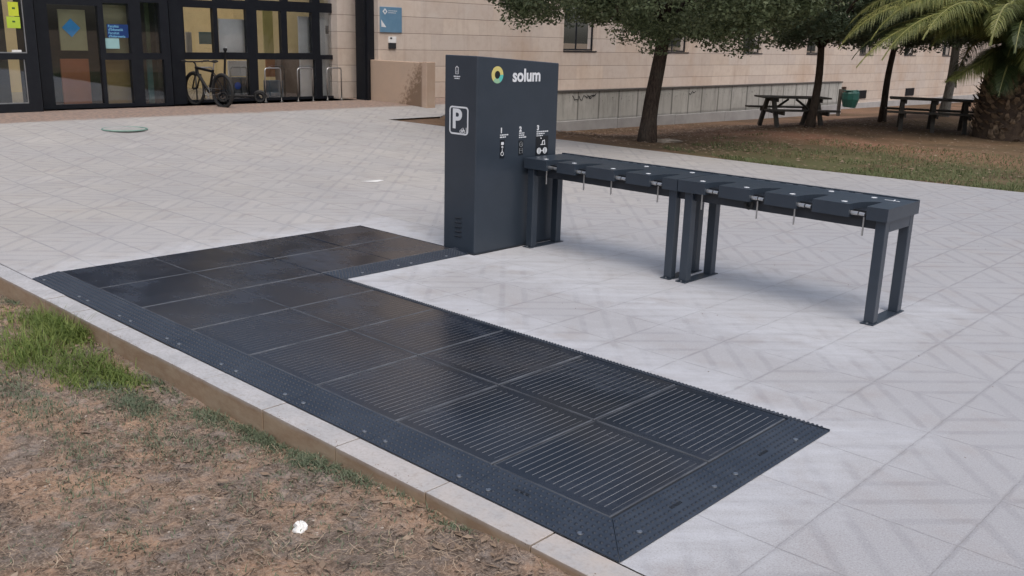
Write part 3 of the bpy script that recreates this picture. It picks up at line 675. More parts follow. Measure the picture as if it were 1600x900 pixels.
for i in range(6):
    a=1.56+i*.64; b=min(a+.637,5.4)
    profile((a,1.706),(b if i<5 else 5.408,1.706),(a,1.775),(b if i<5 else 5.60,1.775),[.12,.5,.85],.024,low=.012)
for a,b in ((1.71,2.44),(2.443,3.17)):
    profile((1.347,a),(1.347,b),(1.535,a if a>1.8 else 1.776),(1.535,b),rows6[:],.031)
# thin trims on plaza sides
profile((-.006,3.141),(1.535,3.141),(-.03,3.172),(1.19,3.172),[.5],.03,name='edge_trim')
profile((-.006,.205),(-.006,3.14),(-.03,.205),(-.03,3.172),[.5],.03,name='edge_trim')
# bolts
bolts=[(0.73,.04),(.87,.04),(1.37,.04),(1.53,.04),(2.03,.04),(2.18,.04),(2.68,.04),(2.84,.04),(3.33,.04),(3.5,.04),(4.01,.045),(4.17,.045),(4.68,.045),(4.86,.045),(5.37,.045),
 (.1,.04),(5.53,.22),(5.53,.78),(5.53,.96),(5.54,1.52),(1.49,2.0),(1.49,2.38),(1.49,2.52),(1.49,2.93),(1.7,1.74),(2.15,1.74),(2.26,1.74),(2.8,1.74),(2.9,1.74),(3.44,1.74),(3.54,1.74),(4.08,1.74),(4.18,1.74),(4.72,1.74),(4.82,1.74),(5.3,1.74)]
bm=MB(); bm.tube([(0,0,0),(0,0,.004)],[.0125,.0115],14); bm.tube([(0,0,.0035),(0,0,.0045)],[.005,.005],6)
b0=None
for x,y in bolts:
    if x>5.4: t=(x-5.408)/.192
    elif x<1.6 and y>1.8: t=(x-1.347)/.188
    elif y>1.6: t=(y-1.706)/.069
    else: t=(.204-y)/.204
    z=(Hp+.001)+(.006-Hp-.001)*t+.001
    if b0 is None: b0=o=bm.build('bolt',m_steel,PL)
    else: o=b0.copy(); S.collection.objects.link(o); o.parent=PL
    o.location=(x,y,z)
for y in (.47,1.21):
    text('embossed_lettering','solum',.034,mtx((5.515,y,Hp-.012),(0,1,0),(-1,0,.0),(0,0,1)),m_navy_dark,PL,.002,.0006)
text('embossed_lettering','solum',.034,mtx((4.95,.115,Hp-.008),(1,0,0),(0,1,0),(0,0,1)),m_navy_dark,PL,.002,.0006)

# ================================================================ KIOSK
kx0,kx1,ky0,ky1=1.187,1.59,3.176,4.25
KO=empty('charging_kiosk',(kx0,ky0,0),label='tall navy parking kiosk with a P sign and a solum logo',cat='kiosk')
mb=MB(); zf,zb_=1.735,1.675; b=.006; Wx,Dy=kx1-kx0,ky1-ky0
mb.box(0,Wx,0,Dy,.0,zf,b=b)
mb.v=[(x,y,z-(zf-zb_)*y/Dy if z>1 else z) for x,y,z in mb.v]
mb.build('cabinet',m_navy,KO)
mb=MB(); mb.box(-.012,Wx+.012,-.012,Dy+.012,.001,.012); mb.build('base_plate',m_navy_dark,KO)
# side face (towards -Y)
def sidem(x,z,dep=.0): return mtx((x-kx0,-.0015-dep,z),(1,0,0),(0,0,1),(0,-1,0))
def ring_rect(m,x0,x1,z0,z1,t,rad,y,th=.0015,seg=6):
    def rr(x0,x1,z0,z1,r):
        pts=[]
        for cx,cz,a0 in ((x1-r,z1-r,0),(x0+r,z1-r,90),(x0+r,z0+r,180),(x1-r,z0+r,270)):
            for k in range(seg+1): a=R(a0+90*k/seg); pts.append((cx+r*math.cos(a),cz+r*math.sin(a)))
        return pts
    o=rr(x0,x1,z0,z1,rad); i=rr(x0+t,x1-t,z0+t,z1-t,max(rad-t,.003)); n=len(o)
    vs=[(x,y,z) for x,z in o]+[(x,y,z) for x,z in i]+[(x,y+th,z) for x,z in o]+[(x,y+th,z) for x,z in i]
    fs=[(k,(k+1)%n,n+(k+1)%n,n+k) for k in range(n)]+[(2*n+k,2*n+(k+1)%n,(k+1)%n,k) for k in range(n)]+[(n+k,n+(k+1)%n,3*n+(k+1)%n,3*n+k) for k in range(n)]
    m.add(vs,fs)
sg=MB(); ring_rect(sg,.065,.305,1.055,1.30,.014,.035,-.002)
sgn=sg.build('parking_sign',m_white,KO)
text('letter_p','P',.235,sidem(kx0+.10,1.112),m_white,sgn,.001,.007)
# small bicycle and scooter pictogram
mb=MB()
for cx in (.215,.25): mb.tube([(cx+.014*math.cos(a*.7),-.002,1.085+.014*math.sin(a*.7)) for a in range(9)],.0025,5,closed=True)
mb.tube([(.215,-.002,1.085),(.225,-.002,1.11),(.243,-.002,1.108),(.233,-.002,1.087),(.215,-.002,1.085)],.0025,5); mb.tube([(.25,-.002,1.085),(.241,-.002,1.118)],.0025,5)
mb.tube([(.272,-.002,1.078),(.285,-.002,1.078),(.28,-.002,1.122)],.0025,5); mb.build('pictogram',m_white,sgn)
# battery symbol and tiny text, top
mb=MB(); ring_rect(mb,.135,.175,1.575,1.635,.004,.006,-.002); mb.box(.147,.163,-.002,-.0005,1.637,1.643); mb.box(.147,.163,-.002,-.0005,1.59,1.595)
mb.tube([(.158,-.0015,1.62),(.150,-.0015,1.606),(.160,-.0015,1.606),(.152,-.0015,1.592)],.002,4)
mb.build('battery_symbol',m_white,KO)
def tiny(m,face,u0,u1,z,h=.006):
    u=u0
    while u<u1-.004:
        l=min(random.uniform(.012,.03),u1-u)
        if face=='s': m.box(u,u+l,-.002,-.0003,z-h/2,z+h/2)
        else: m.box(Wx+.0003,Wx+.002,u,u+l,z-h/2,z+h/2)
        u+=l+.006
mb=MB(); tiny(mb,'s',.115,.195,1.555,.009); tiny(mb,'s',.125,.185,1.538,.009); mb.build('small_print',m_white,KO)
# vent slots, low on the side face
for k in range(5):
    mb=MB(); z=.14+.042*k; mb.tube([(.155,-.003,z),(.235,-.003,z+.004)],.0075,6); mb.build('vent_slot',m_navy_dark,KO)
# wide face (towards +X)
def faceM(y,z,dep=.0015): return mtx((Wx+dep,y-ky0,z),(0,1,0),(0,0,1),(1,0,0))
def arc(m,cy,cz,r0,r1,a0,a1,n=20):
    v=[];
    for k in range(n+1):
        a=R(a0+(a1-a0)*k/n); v+=[(Wx+.002,cy+r1*math.cos(a),cz+r1*math.sin(a)),(Wx+.002,cy+r0*math.cos(a),cz+r0*math.sin(a)),(Wx,cy+r1*math.cos(a),cz+r1*math.sin(a)),(Wx,cy+r0*math.cos(a),cz+r0*math.sin(a))]
    f=[]
    for k in range(n): o=4*k; f+=[(o,o+4,o+5,o+1),(o+2,o+6,o+4,o),(o+1,o+5,o+7,o+3)]
    m.add(v,f)
lc=(3.425-ky0,1.577)
LG=MB(); arc(LG,*lc,.034,.073,0,225); lg=LG.build('logo',m_yellow,KO)
LG=MB(); arc(LG,*lc,.034,.073,225,300); LG.build('logo_arc',m_green,lg)
LG=MB(); arc(LG,*lc,.034,.073,300,360); LG.build('logo_arc',m_teal,lg)
LG=MB(); LG.cyl((Wx,lc[0],lc[1]),.033,.0015,24,0,'X'); LG.build('logo_centre',m_icon,lg)
text('brand_lettering','solum',.155,faceM(3.618,1.518),m_white,KO,.001,.0042)
for s_,y_ in (('1',3.475),('2',3.725),('3',3.965)): text('step_number',s_,.062,faceM(y_,1.072),m_white,KO,.0008,.003)
mb=MB()
for y_,ws,z0 in ((3.475,(.11,.075),1.052),(3.725,(.07,.07,.095),1.056),(3.965,(.16,.11,.09),1.056)):
    for k,w in enumerate(ws): tiny(mb,'w',y_-ky0,y_-ky0+w,z0-.019*k,.010)
mb.build('small_print',m_white,KO)
def plate(y0,y1,z0,z1,nm='instruction_plate'):
    mb=MB(); mb.box(Wx,Wx+.0025,y0-ky0,y1-ky0,z0,z1); return mb.build(nm,m_icon,KO)
p1_=plate(3.478,3.535,.845,1.01); p2_=plate(3.722,3.785,.855,.99); p3_=plate(3.957,4.13,.838,1.015)
def arcs(m,y,z,r,n=14,w=.003): m.tube([(Wx+.003,y-ky0+r*math.cos(2*math.pi*k/n),z+r*math.sin(2*math.pi*k/n)) for k in range(n)],w,5,closed=True)
mb=MB(); mb.box(Wx+.0025,Wx+.004,3.49-ky0,3.523-ky0,.965,.99); arcs(mb,3.506,.945,.008); arcs(mb,3.506,.885,.017); mb.tube([(Wx+.003,3.506-ky0,.93),(Wx+.003,3.506-ky0,.905)],.003,5); mb.build('icon',m_white,p1_)
mb=MB(); arcs(mb,3.753,.955,.022,w=.002); mb.tube([(Wx+.003,3.745-ky0,.953),(Wx+.003,3.752-ky0,.947),(Wx+.003,3.762-ky0,.963)],.002,5)
ringp=[(3.733,.875),(3.773,.875),(3.773,.918),(3.733,.918)]; mb.tube([(Wx+.003,a-ky0,c) for a,c in ringp],.002,5,closed=True); mb.tube([(Wx+.003,3.74-ky0,.90),(Wx+.003,3.766-ky0,.90)],.002,4); mb.build('icon',pm('icon_grey',(.35,.37,.38)),p2_)
mb=MB(); 
for yy in (4.003,4.086):
    mb.cyl((Wx+.0025,yy-ky0,.878),.030,.001,16,0,'X'); 
mb.tube([(Wx+.003,4.03-ky0,.878),(Wx+.003,4.06-ky0,.878)],.004,5)
mb.tube([(Wx+.003,4.04-ky0,.93),(Wx+.003,4.05-ky0,.97),(Wx+.003,4.075-ky0,.975),(Wx+.003,4.08-ky0,.93)],.005,5); mb.tube([(Wx+.003,4.02-ky0,.935),(Wx+.003,4.08-ky0,.935)],.003,5); mb.tube([(Wx+.003,4.025-ky0,.99),(Wx+.003,4.025-ky0,1.0)],.006,6)
ic=mb.build('icon',m_white,p3_)
mb=MB()
for yy in (4.003,4.086): mb.box(Wx+.0035,Wx+.0042,yy-ky0-.003,yy-ky0+.003,.853,.903)
mb.build('icon_gap',m_icon,p3_)

# ================================================================ CHARGING RACK
ZT0,ZB0=.835,.742; YF,YBk=3.765,4.335
RK=empty('charging_rack',(1.62,3.78,0),label='long navy scooter charging rack with notched top and hanging rods',cat='rack')
ox,oy=1.62,3.78
def module(x0,x1,notches):
    # outline of the notched top, front edge at YF
    pts=[(x0,YF-oy)]
    for nx_ in notches:
        w=.125; d=.27
        pts.append((nx_,YF-oy))
        for k in range(1,9):
            t=k/8; pts.append((nx_+w*.98*(1-math.cos(t*math.pi/2)),YF-oy+d*math.sin(t*math.pi/2)))
        pts.append((nx_+w,YF-oy))
    pts+=[(x1,YF-oy),(x1,YBk-oy),(x0,YBk-oy)]
    n=len(pts); mb=MB(); xc=[(a-ox,b) for a,b in pts]
    mb.prism(xc,ZB0,ZT0)
    me=mb.build('bench_module',m_navy,RK); return me
for mi,(x0,x1,nn) in enumerate(((1.625,3.288,(1.895,2.225,2.655,3.02)),(3.296,4.99,(3.545,3.935,4.315,4.715)))):
    o=module(x0,x1,nn)
    # raised rear rim, with pale dashes drawn in for its reflections
    mb=MB(); mb.box(x0-ox,x1-ox,YBk-oy-.035,YBk-oy-.004,ZT0,ZT0+.008); rim=mb.build('rear_rim',m_navy,o)
    mb=MB(); x=x0+.05
    while x<x1-.45:
        l=random.uniform(.03,.09); mb.box(x-ox,x+l-ox,YBk-oy-.046,YBk-oy-.040,ZT0,ZT0+.003); x+=l+.05
    mb.build('rim_glints',m_steel,o)
    for k,nx_ in enumerate(nn):
        mb=MB(); mb.cyl((nx_-ox-.075,YF-oy+.085,ZT0),.021,.0018,16); mb.build('status_light',m_white,o)
        mb=MB(); mb.tube([(nx_-ox+.002,YF-oy+.035,ZB0+.030),(nx_-ox+.055,YF-oy+.035,ZB0+.030)],.015,10); mb.tube([(nx_-ox+.062,YF-oy+.035,ZB0+.030),(nx_-ox+.103,YF-oy+.035,ZB0+.028)],.013,10)
        mb.build('locking_pin',[m_stainless],o)
        mb=MB(); mb.box(nx_-ox+.004,nx_-ox+.121,YF-oy+.062,YF-oy+.16,ZB0-.012,ZB0+.052); mb.build('recess_shade',m_icon,o)  # solid black block added for the shade inside the notch
    for q in ((x1-.62,.45),(x1-.28,.43) if mi else (x1-.15,.45)):
        mb=MB(); mb.cyl((q[0]-ox,YF-oy+q[1],ZT0),.022,.0018,14); mb.build('status_light',m_white,o)
mb=MB(); mb.tube([(4.865-ox,YF-oy+.40,ZT0+.001),(4.86-ox,YF-oy+.44,ZT0+.001)],.004,4); mb.box(4.80-ox,4.91-ox,YF-oy+.395,YF-oy+.405,ZT0,ZT0+.0015); mb.build('small_print',m_white,RK)
# under beam
mb=MB(); mb.box(1.66-ox,4.95-ox,3.84-oy,3.90-oy,.672,.7405,b=.003); mb.box(1.66-ox,4.95-ox,4.14-oy,4.20-oy,.672,.7405,b=.003); mb.box(1.66-ox,4.95-ox,3.90-oy,4.14-oy,.728,.7405)
mb.build('under_beam',m_navy_dark,RK)
# hanging rods
rods=[1.865,2.30,2.60,3.08,3.50,3.985,4.29,4.81]
r0_=None
for x in rods:
    if r0_ is None:
        mb=MB(); mb.tube([(0,0,.0),(0,.0,-.135)],.0065,8); r0_=o=mb.build('hanging_rod',m_stainless,RK)
    else: o=r0_.copy(); S.collection.objects.link(o); o.parent=RK
    o.location=(x-ox,YF+.045-oy,ZB0+.01)
mb=MB(); cen=Vector((3.905-ox,YF+.06-oy,ZB0-.03)); mb.tube([cen+Vector((.028*math.cos(a*math.pi/6),0,.03*math.sin(a*math.pi/6))) for a in range(12)],.012,8,closed=True); mb.build('padlock',m_rubber,RK)
# legs: four portal frames
fr0=None
for i,lx in enumerate((1.645,3.195,3.345,4.90)):
    mb=MB(); mb.box(0,.072,0,.072,.006,.741,b=.004); l1=mb.build('leg',m_navy,RK)
    l1.location=(lx-ox,3.80-oy,0); l2=l1.copy(); S.collection.objects.link(l2); l2.parent=RK; l2.location=(lx-ox,(4.15,4.165,4.175,4.235)[i]-oy,0)
    mb=MB(); ye=(4.25,4.265,4.275,4.335)[i]; mb.box(lx-ox-.012,lx-ox+.084,3.77-oy,ye-oy,.001,.0075); mb.build('foot_plate',m_navy,RK)
    mb=MB()
    for yy in (3.785,ye-.015): mb.cyl((lx-ox+.036,yy-oy,.0075),.009,.008,6)
    mb.build('anchor_bolt',m_steel,RK)
    if i in (0,3):
        mb=MB(); mb.box(lx-ox+.001,lx-ox+.071,3.874-oy,4.147-oy if i==0 else 4.233-oy,.66,.739); mb.build('cross_beam',m_navy,RK)

# ================================================================ small ground things
c=onT(195,203); mb=MB(); n=36
mb.tube([(c.x+.36*math.cos(2*math.pi*k/n),c.y+.36*math.sin(2*math.pi*k/n),c.z+.012) for k in range(n)],.011,6,closed=True)
o=mb.build('manhole_cover',pm('cast_iron_green',(.20,.34,.28),(.16,.27,.23),9,.7)); tag(o,'round greenish manhole cover ring set in the paving','manhole')
mb=MB(); mb.cyl((c.x,c.y,c.z-.004),.335,.012,36); mb.build('lid',pm('lid_paver',(.38,.375,.35),(.30,.32,.30),12,.7),o)
def crumple(name,c,r,mat,label,cat,h=.5,n=10,rz=0,sx=1.):
    mb=MB(); rn=random.Random(int(c.x*100)); vs=[]; m_=5
    for i in range(m_+1):
        for k in range(n):
            a=2*math.pi*k/n; rr=r*math.sin(math.pi*.5*(1-i/m_)+.001)*rn.uniform(.7,1.2); x=rr*math.cos(a)*sx; y=rr*math.sin(a)
            vs.append((c.x+x*math.cos(rz)-y*math.sin(rz),c.y+x*math.sin(rz)+y*math.cos(rz),c.z+r*h*math.sin(math.pi*.5*i/m_)*rn.uniform(.6,1.1)))
    fs=[(i*n+k,i*n+(k+1)%n,(i+1)*n+(k+1)%n,(i+1)*n+k) for i in range(m_) for k in range(n)]+[tuple(range(m_*n,m_*n+n))]
    mb.add(vs,fs); return tag(mb.build(name,mat),label,cat)
c=onT(470,826)
def ong(x,y,z): d=ray(x,y); t=(z-CP.z)/d.z; return CP+d*t
c=ong(470,829,-.10); crumple('crumpled_paper',Vector((c.x,c.y,-.10)),.034,m_paper,'crumpled scrap of white paper on the bare soil','paper',1.3)
c=onT(582,284); mb=MB(); mb.prism([(c.x+a,c.y+b) for a,b in [(-.10,-.12),(0,-.05),(.07,.02),(.02,.18),(-.05,.16),(-.06,.02)]],c.z+.004,c.z+.006)
tag(mb.build('paint_splash',m_paper),'white paint splash on the plaza left of the kiosk','paint mark')
c=onT(1042,221); crumple('broken_slab',Vector((c.x,c.y,c.z-.02)),.27,m_slab,'flat broken stone slab beside the foot of the large oak','stone',.30,7,YAW,1.25)

# ================================================================ BIKE RACKS
def rack_proto():
    o=empty('bicycle_rack'); mb=MB(); w=.21
    pts=[(0,-w,-.03),(0,-w,.70)]+[(0,-w+.06-.06*math.cos(a),.70+.06*math.sin(a)) for a in (R(30),R(60))]+[(0,-w+.06,.76),(0,w-.06,.76)]+[(0,w-.06+.06*math.sin(a),.70+.06*math.cos(a)) for a in (R(30),R(60))]+[(0,w,.70),(0,w,-.03)]
    mb.tube(pts,.016,10); mb.build('hoop',m_stainless,o,smooth=True)
    mb=MB(); mb.cyl((0,-w,.0),.045,.008,16); mb.cyl((0,w,.0),.045,.008,16); mb.build('flange',m_stainless,o); return o
rp=rack_proto()
rl=['stainless bicycle rack hoop in front of the blue grey bin','stainless bicycle rack hoop before the white board, middle of the three free hoops','stainless bicycle rack hoop next to the stone pier','stainless bicycle rack hoop hidden behind the kick scooter','stainless bicycle rack hoop half hidden behind the bicycle']
for i,(px,py) in enumerate(((428,159.5),(478,158),(523,156.5),(375,158),(322,160))):
    o=rp if i==0 else copy_tree(rp); q=onT(px,py); o.location=(q.x,q.y,P(q.x)); tag(o,rl[i],'bicycle rack','bicycle racks by the entrance')

# ================================================================ BICYCLE
def wheel(parent,c,r,mat_t=m_rubber,spokes=18,tr=.034,nm='wheel'):
    w=empty(nm,c); w.parent=parent
    mb=MB(); mb.tube([(r*math.cos(2*math.pi*k/32),0,r*math.sin(2*math.pi*k/32)) for k in range(32)],tr,8,closed=True); mb.build('tyre',mat_t,w,smooth=True)
    mb=MB(); q=r-tr-.006; mb.tube([(q*math.cos(2*math.pi*k/32),0,q*math.sin(2*math.pi*k/32)) for k in range(32)],.010,6,closed=True)
    for k in range(spokes): a=2*math.pi*k/spokes; mb.tube([(.02*math.cos(a+.5),(-1)**k*.02,.02*math.sin(a+.5)),(q*math.cos(a),0,q*math.sin(a))],.0022,3,cap=False)
    mb.cyl((0,-.035,0),.022,.07,10,0,'Y'); mb.build('rim',m_black_frame,w); return w
A=onT(302,162.5); Bp=onT(348,167.5); A.z=P(A.x); Bp.z=P(Bp.x)
ang=math.atan2(Bp.y-A.y,Bp.x-A.x); mid=(A+Bp)/2
mid.x+=.07
BK=empty('bicycle',(mid.x,mid.y,P(mid.x)),ang,'black mountain bicycle leaning at the rack by the entrance glass','bicycle')
wb=.49; wr=.335
m_bike=pm('bike_black',(.006,.006,.007),(.009,.009,.010),9,.45,spec=.3)
wheel(BK,(-wb,0,wr),wr); wheel(BK,(wb,0,wr),wr)
# head tube near -X end (front wheel at left), saddle towards +X
hb=Vector((-.36,0,.66)); ht=Vector((-.40,0,.80)); bb=Vector((.02,0,.29)); st=Vector((.20,0,.76)); ra_=Vector((wb,0,wr)); fa=Vector((-wb,0,wr))
mb=MB(); mb.tube([hb,bb],.034,8); mb.tube([ht+(hb-ht)*.15,st+(bb-st)*.08],.030,8); mb.tube([st,bb],.026,8); mb.tube([hb,ht],.034,8)
for s in (-.05,.05): mb.tube([bb+Vector((0,s*.4,0)),ra_+Vector((0,s,0))],.011,6); mb.tube([st+(bb-st)*.1+Vector((0,s*.3,0)),ra_+Vector((0,s,0))],.010,6)
mb.build('frame',m_bike,BK)
mb=MB()
for s in (-.06,.06): mb.tube([hb+Vector((.005,s,-.03)),fa+Vector((0,s,0))],.017,8)
mb.box(-.40,-.33,-.075,.075,.61,.65); mb.build('fork',m_bike,BK)
mb=MB(); mb.tube([ht,ht+Vector((-.03,0,.07)),ht+Vector((-.09,0,.10))],.017,8); hc=ht+Vector((-.09,0,.10)); mb.tube([hc+Vector((.07,-.34,.02)),hc+Vector((0,-.1,0)),hc+Vector((0,.1,0)),hc+Vector((.07,.34,.02))],.014,8)
hb_=mb.build('handlebar',m_bike,BK); mb=MB(); 
for s in (-1,1): mb.tube([hc+Vector((.05,s*.22,.015)),hc+Vector((.07,s*.35,.02))],.019,8); mb.tube([hc+Vector((.03,s*.2,.0)),hc+Vector((-.03,s*.24,-.03))],.007,6)
mb.build('grip',m_rubber,hb_)
mb=MB(); mb.tube([st,st+Vector((.045,0,.16))],.013,8); mb.build('seat_post',m_steel,BK)
mb=MB(); mb.tube([(.06,0,.93),(.16,0,.935),(.26,0,.94),(.33,0,.95)],[.018,.035,.065,.05],8); mb.v=[(x,y,.93+(z-.935)*.5) for x,y,z in mb.v]; mb.build('saddle',m_rubber,BK)
mb=MB(); mb.tube([bb+Vector((.09*math.cos(k*.52),-.055,.09*math.sin(k*.52))) for k in range(12)],.005,5,closed=True); mb.tube([bb+Vector((0,-.07,0)),bb+Vector((.10,-.075,-.13))],.010,6); mb.tube([bb+Vector((0,.07,0)),bb+Vector((-.10,.075,.13))],.010,6)
mb.box(.06,.15,-.17,-.08,.145,.165); mb.box(-.13,-.04,.08,.17,.41,.43); mb.tube([bb+Vector((0,-.055,.09)),ra_+Vector((0,-.055,.04))],.005,4); mb.tube([bb+Vector((0,-.055,-.09)),ra_+Vector((0,-.055,-.04))],.005,4)
mb.build('crankset',m_steel,BK)
# ================================================================ SCOOTER
A=onT(362,160); Bp=onT(396,160.5); ang=math.atan2(Bp.y-A.y,Bp.x-A.x); q=(A+Bp)/2
SC=empty('kick_scooter',(q.x,q.y,P(q.x)),ang,'black electric kick scooter parked beside the bicycle','kick scooter')
L=.36
wheel(SC,(-L-.06,0,.12),.10,spokes=5,tr=.028); wheel(SC,(L+.02,0,.12),.10,spokes=5,tr=.028)
mb=MB(); mb.box(-L+.06,L-.1,-.08,.08,.11,.165,b=.01); mb.build('deck',m_bike,SC)
mb=MB(); mb.tube([(-L-.03,0,.20),(-L+.04,0,1.15)],.026,10); mb.tube([(-L+.08,0,.14),(-L,0,.30)],.03,8); mb.build('stem',m_bike,SC)
mb=MB(); mb.tube([(-L+.04,-.26,1.17),(-L+.04,0,1.15),(-L+.04,.26,1.17)],.016,8); mb.box(-L,-L+.08,-.05,.05,1.13,1.19,b=.01); mb.build('handlebar',m_bike,SC)
mb=MB(); mb.tube([(L+.02+.135*math.cos(a*.35),0,.12+.135*math.sin(a*.35)) for a in range(1,9)],.028,6); mb.build('mudguard',m_bike,SC)
mb=MB(); mb.cyl((-L+.06,-.02,1.19),.018,.02,8); mb.build('display',m_white,SC)

# ================================================================ PICNIC TABLES, BIN
def table(loc_,rz,L,frames,label,brace):
    o=empty('picnic_table',loc_,rz,label,'picnic table','picnic tables in the garden')
    mb=MB()
    for k in range(5): mb.box(-L/2,L/2,-.36+k*.146,-.36+k*.146+.136,.72,.76,b=.005)
    mb.build('tabletop',m_wood,o)
    for s in (-1,1):
        mb=MB()
        for k in range(2): y=s*.68+(-.145+.15*k); mb.box(-L/2-.05,L/2+.05,y,y+.138,.43,.47,b=.005)
        mb.build('seat',m_wood,o)
    for fx in frames:
        for s in (-1,1):
            mb=MB(); rm=Matrix.Translation((fx,s*.20,.70))@Matrix.Rotation(s*.52,4,'X'); mb.box(-.045,.045,-.05,.05,-.83,.0,rot=rm); mb.build('leg',m_wood,o)
        mb=MB(); mb.box(fx+.046,fx+.086,-.80,.80,.335,.428); mb.box(fx+.046,fx+.086,-.34,.34,.63,.718); mb.build('cross_rail',m_wood,o)
    if brace:
        for s in (-1,1):
            mb=MB(); mb.tube([(frames[0 if s<0 else -1],0,.36),(s*.10,0,.69)],.03,4); mb.build('brace',m_wood,o)
    return o
q0=onT(1234,197); table((q0.x,q0.y,q0.z-.01),YAW+.12,1.78,(-.58,.58),'dark timber picnic table with crossed braces beside the second tree',True)
q1=onT(1453,204); table((q1.x,q1.y,q1.z-.01),YAW-.34,1.97,(-.69,0,.69),'dark timber picnic table with three trestles next to the palm trunk',False)
q=onT(1309,181); BN=empty('litter_bin',(q.x,q.y,q.z),YAW,'green plastic litter bin on a dark post by the ramp wall','litter bin')
sc_=(Vector((q.x,q.y,q.z))-CP).length/CF
mb=MB(); mb.box(-.06,.06,-.04,.04,-.1,38*sc_); mb.build('post',m_wood,BN)
mb=MB(); w=12*sc_; z0=13*sc_; z1=36*sc_
mb.tube([(w*.95,-.25,z0),(w*.98,-.25,z0+.12),(w,-.25,(z0+z1)/2),(w,-.25,z1-.08),(w*.95,-.25,z1)],[w*.74,w*.84,w*1.0,w*.98,w*.86],10)
mb.build('bucket',m_binG,BN); mb=MB(); mb.box(w*.2,w*1.7,-.5,-.0,z1+.002,z1+.03,b=.01); mb.build('lid',m_binG,BN)

# ================================================================ TREES
def leaves(centers,radii,per,size,asp=.5,flat=0.,rg=rng,droop=0.):
    n=len(centers)*per
    C=np.repeat(np.asarray(centers),per,0); Rr=np.repeat(np.asarray(radii),per)[:,None]
    d=rg.normal(size=(n,3)); d/=np.linalg.norm(d,axis=1)[:,None]; rad=rg.random((n,1))**.45
    pos=C+d*Rr*rad*np.array([1,1,.75])
    a=rg.normal(size=(n,3)); a[:,2]=a[:,2]*.6-droop; a/=np.linalg.norm(a,axis=1)[:,None]
    b=rg.normal(size=(n,3)); b=np.cross(a,b); b/=np.linalg.norm(b,axis=1)[:,None]
    s=size*(.6+.8*rg.random((n,1)))
    v=np.stack([pos-a*s*.5,pos+b*s*asp*.5,pos+a*s*.5,pos-b*s*asp*.5],1).reshape(-1,3)
    f=np.arange(n*4).reshape(n,4); return v,f
def tree(foot,lean,h0,rtrunk,crown_c,crown_r,nclump,per,size,label,bark,leafm,seed,clr=(.35,.6),tilt=0.,base=.80):
    rg=np.random.default_rng(seed); rn=random.Random(seed)
    o=empty('oak_tree',foot,0,label,'tree','trees in the garden')
    top=Vector(lean)
    pts=[];rad=[]
    for k in range(9):
        t=k/8; pts.append(Vector((top.x*t+.03*math.sin(t*5+seed),top.y*t+.03*math.cos(t*4+seed),h0*t-.1*(1-t)))); rad.append(rtrunk*(1.28 if k==0 else 1.1 if k==1 else 1-.28*t))
    mb=MB(); mb.tube(pts,rad,14); tips=[]
    cc=Vector(crown_c)
    for k in range(9):
        a=2*math.pi*k/9+rn.uniform(-.3,.3); el=rn.uniform(.15,.9); L=rn.uniform(.55,.85)
        e=cc+Vector((math.cos(a)*crown_r[0]*L*math.cos(el),math.sin(a)*crown_r[1]*L*math.cos(el),crown_r[2]*(-.35+.9*math.sin(el))))
        s=pts[-1]-Vector((0,0,rn.uniform(0,.25))); m1=s.lerp(e,.45)+Vector((0,0,.12)); mb.tube([s,m1,e],[rtrunk*.55,rtrunk*.3,rtrunk*.08],7); tips.append(e)
    mb.build('trunk',bark,o,smooth=True)
    cen=[];rr=[]
    for k in range(nclump):
        d=rg.normal(size=3); d/=np.linalg.norm(d); r=rg.uniform(.5,1.0)**.5
        q=np.array(cc)+d*np.array(crown_r)*r
        lo=cc.z-crown_r[2]*base+.16*math.sin(q[0]*2.1+seed)+.14*math.sin(q[1]*3.3)+min(.28,tilt*max(0,-(q[0]*.73+q[1]*.68)-.2)/2.)
        if q[2]<lo: q[2]=lo+rg.uniform(0,.35)
        cen.append(q); rr.append(rg.uniform(*clr))
    v,f=leaves(cen,rr,per,size,.5,rg=rg,droop=.35)
    nmesh('crown',v,f,leafm,o); return o
q=onT(1012,221); tp=onX(1026,45,q.x+.1)
tree((q.x,q.y,q.z),(.08,.12,0),2.1,.165,(.0,.1,3.72),(3.45,3.6,2.25),420,460,.072,'large dark holm oak with a leaning trunk nearest the kiosk',m_bark,m_oak,3,(.28,.48),.6,.70)
q=onT(1266,199); s=(q-CP).length/CF
tree((q.x,q.y,q.z),(.06,.04,0),2.1,.108,(-.1,.0,3.95),(3.3,3.3,2.1),330,330,.085,'second holm oak with a straight trunk behind the braced picnic table',m_bark,m_oak_far,5,(.35,.6))
q=onT(1376,190)
tree((q.x,q.y,q.z),(.10,.12,0),2.3,.095,(.1,.1,3.25),(2.8,2.8,1.45),240,330,.080,'small holm oak with thin leaning trunk between bin and second picnic table',m_bark,m_oak_far,8,(.3,.5))
q=onT(1473,182)
tree((q.x,q.y,q.z),(.1,.1,0),2.6,.14,(.2,.4,3.7),(3.2,3.2,1.7),220,300,.09,'pale barked tree behind the picnic table with three trestles',m_bark2,m_oak_far,12,(.35,.6))

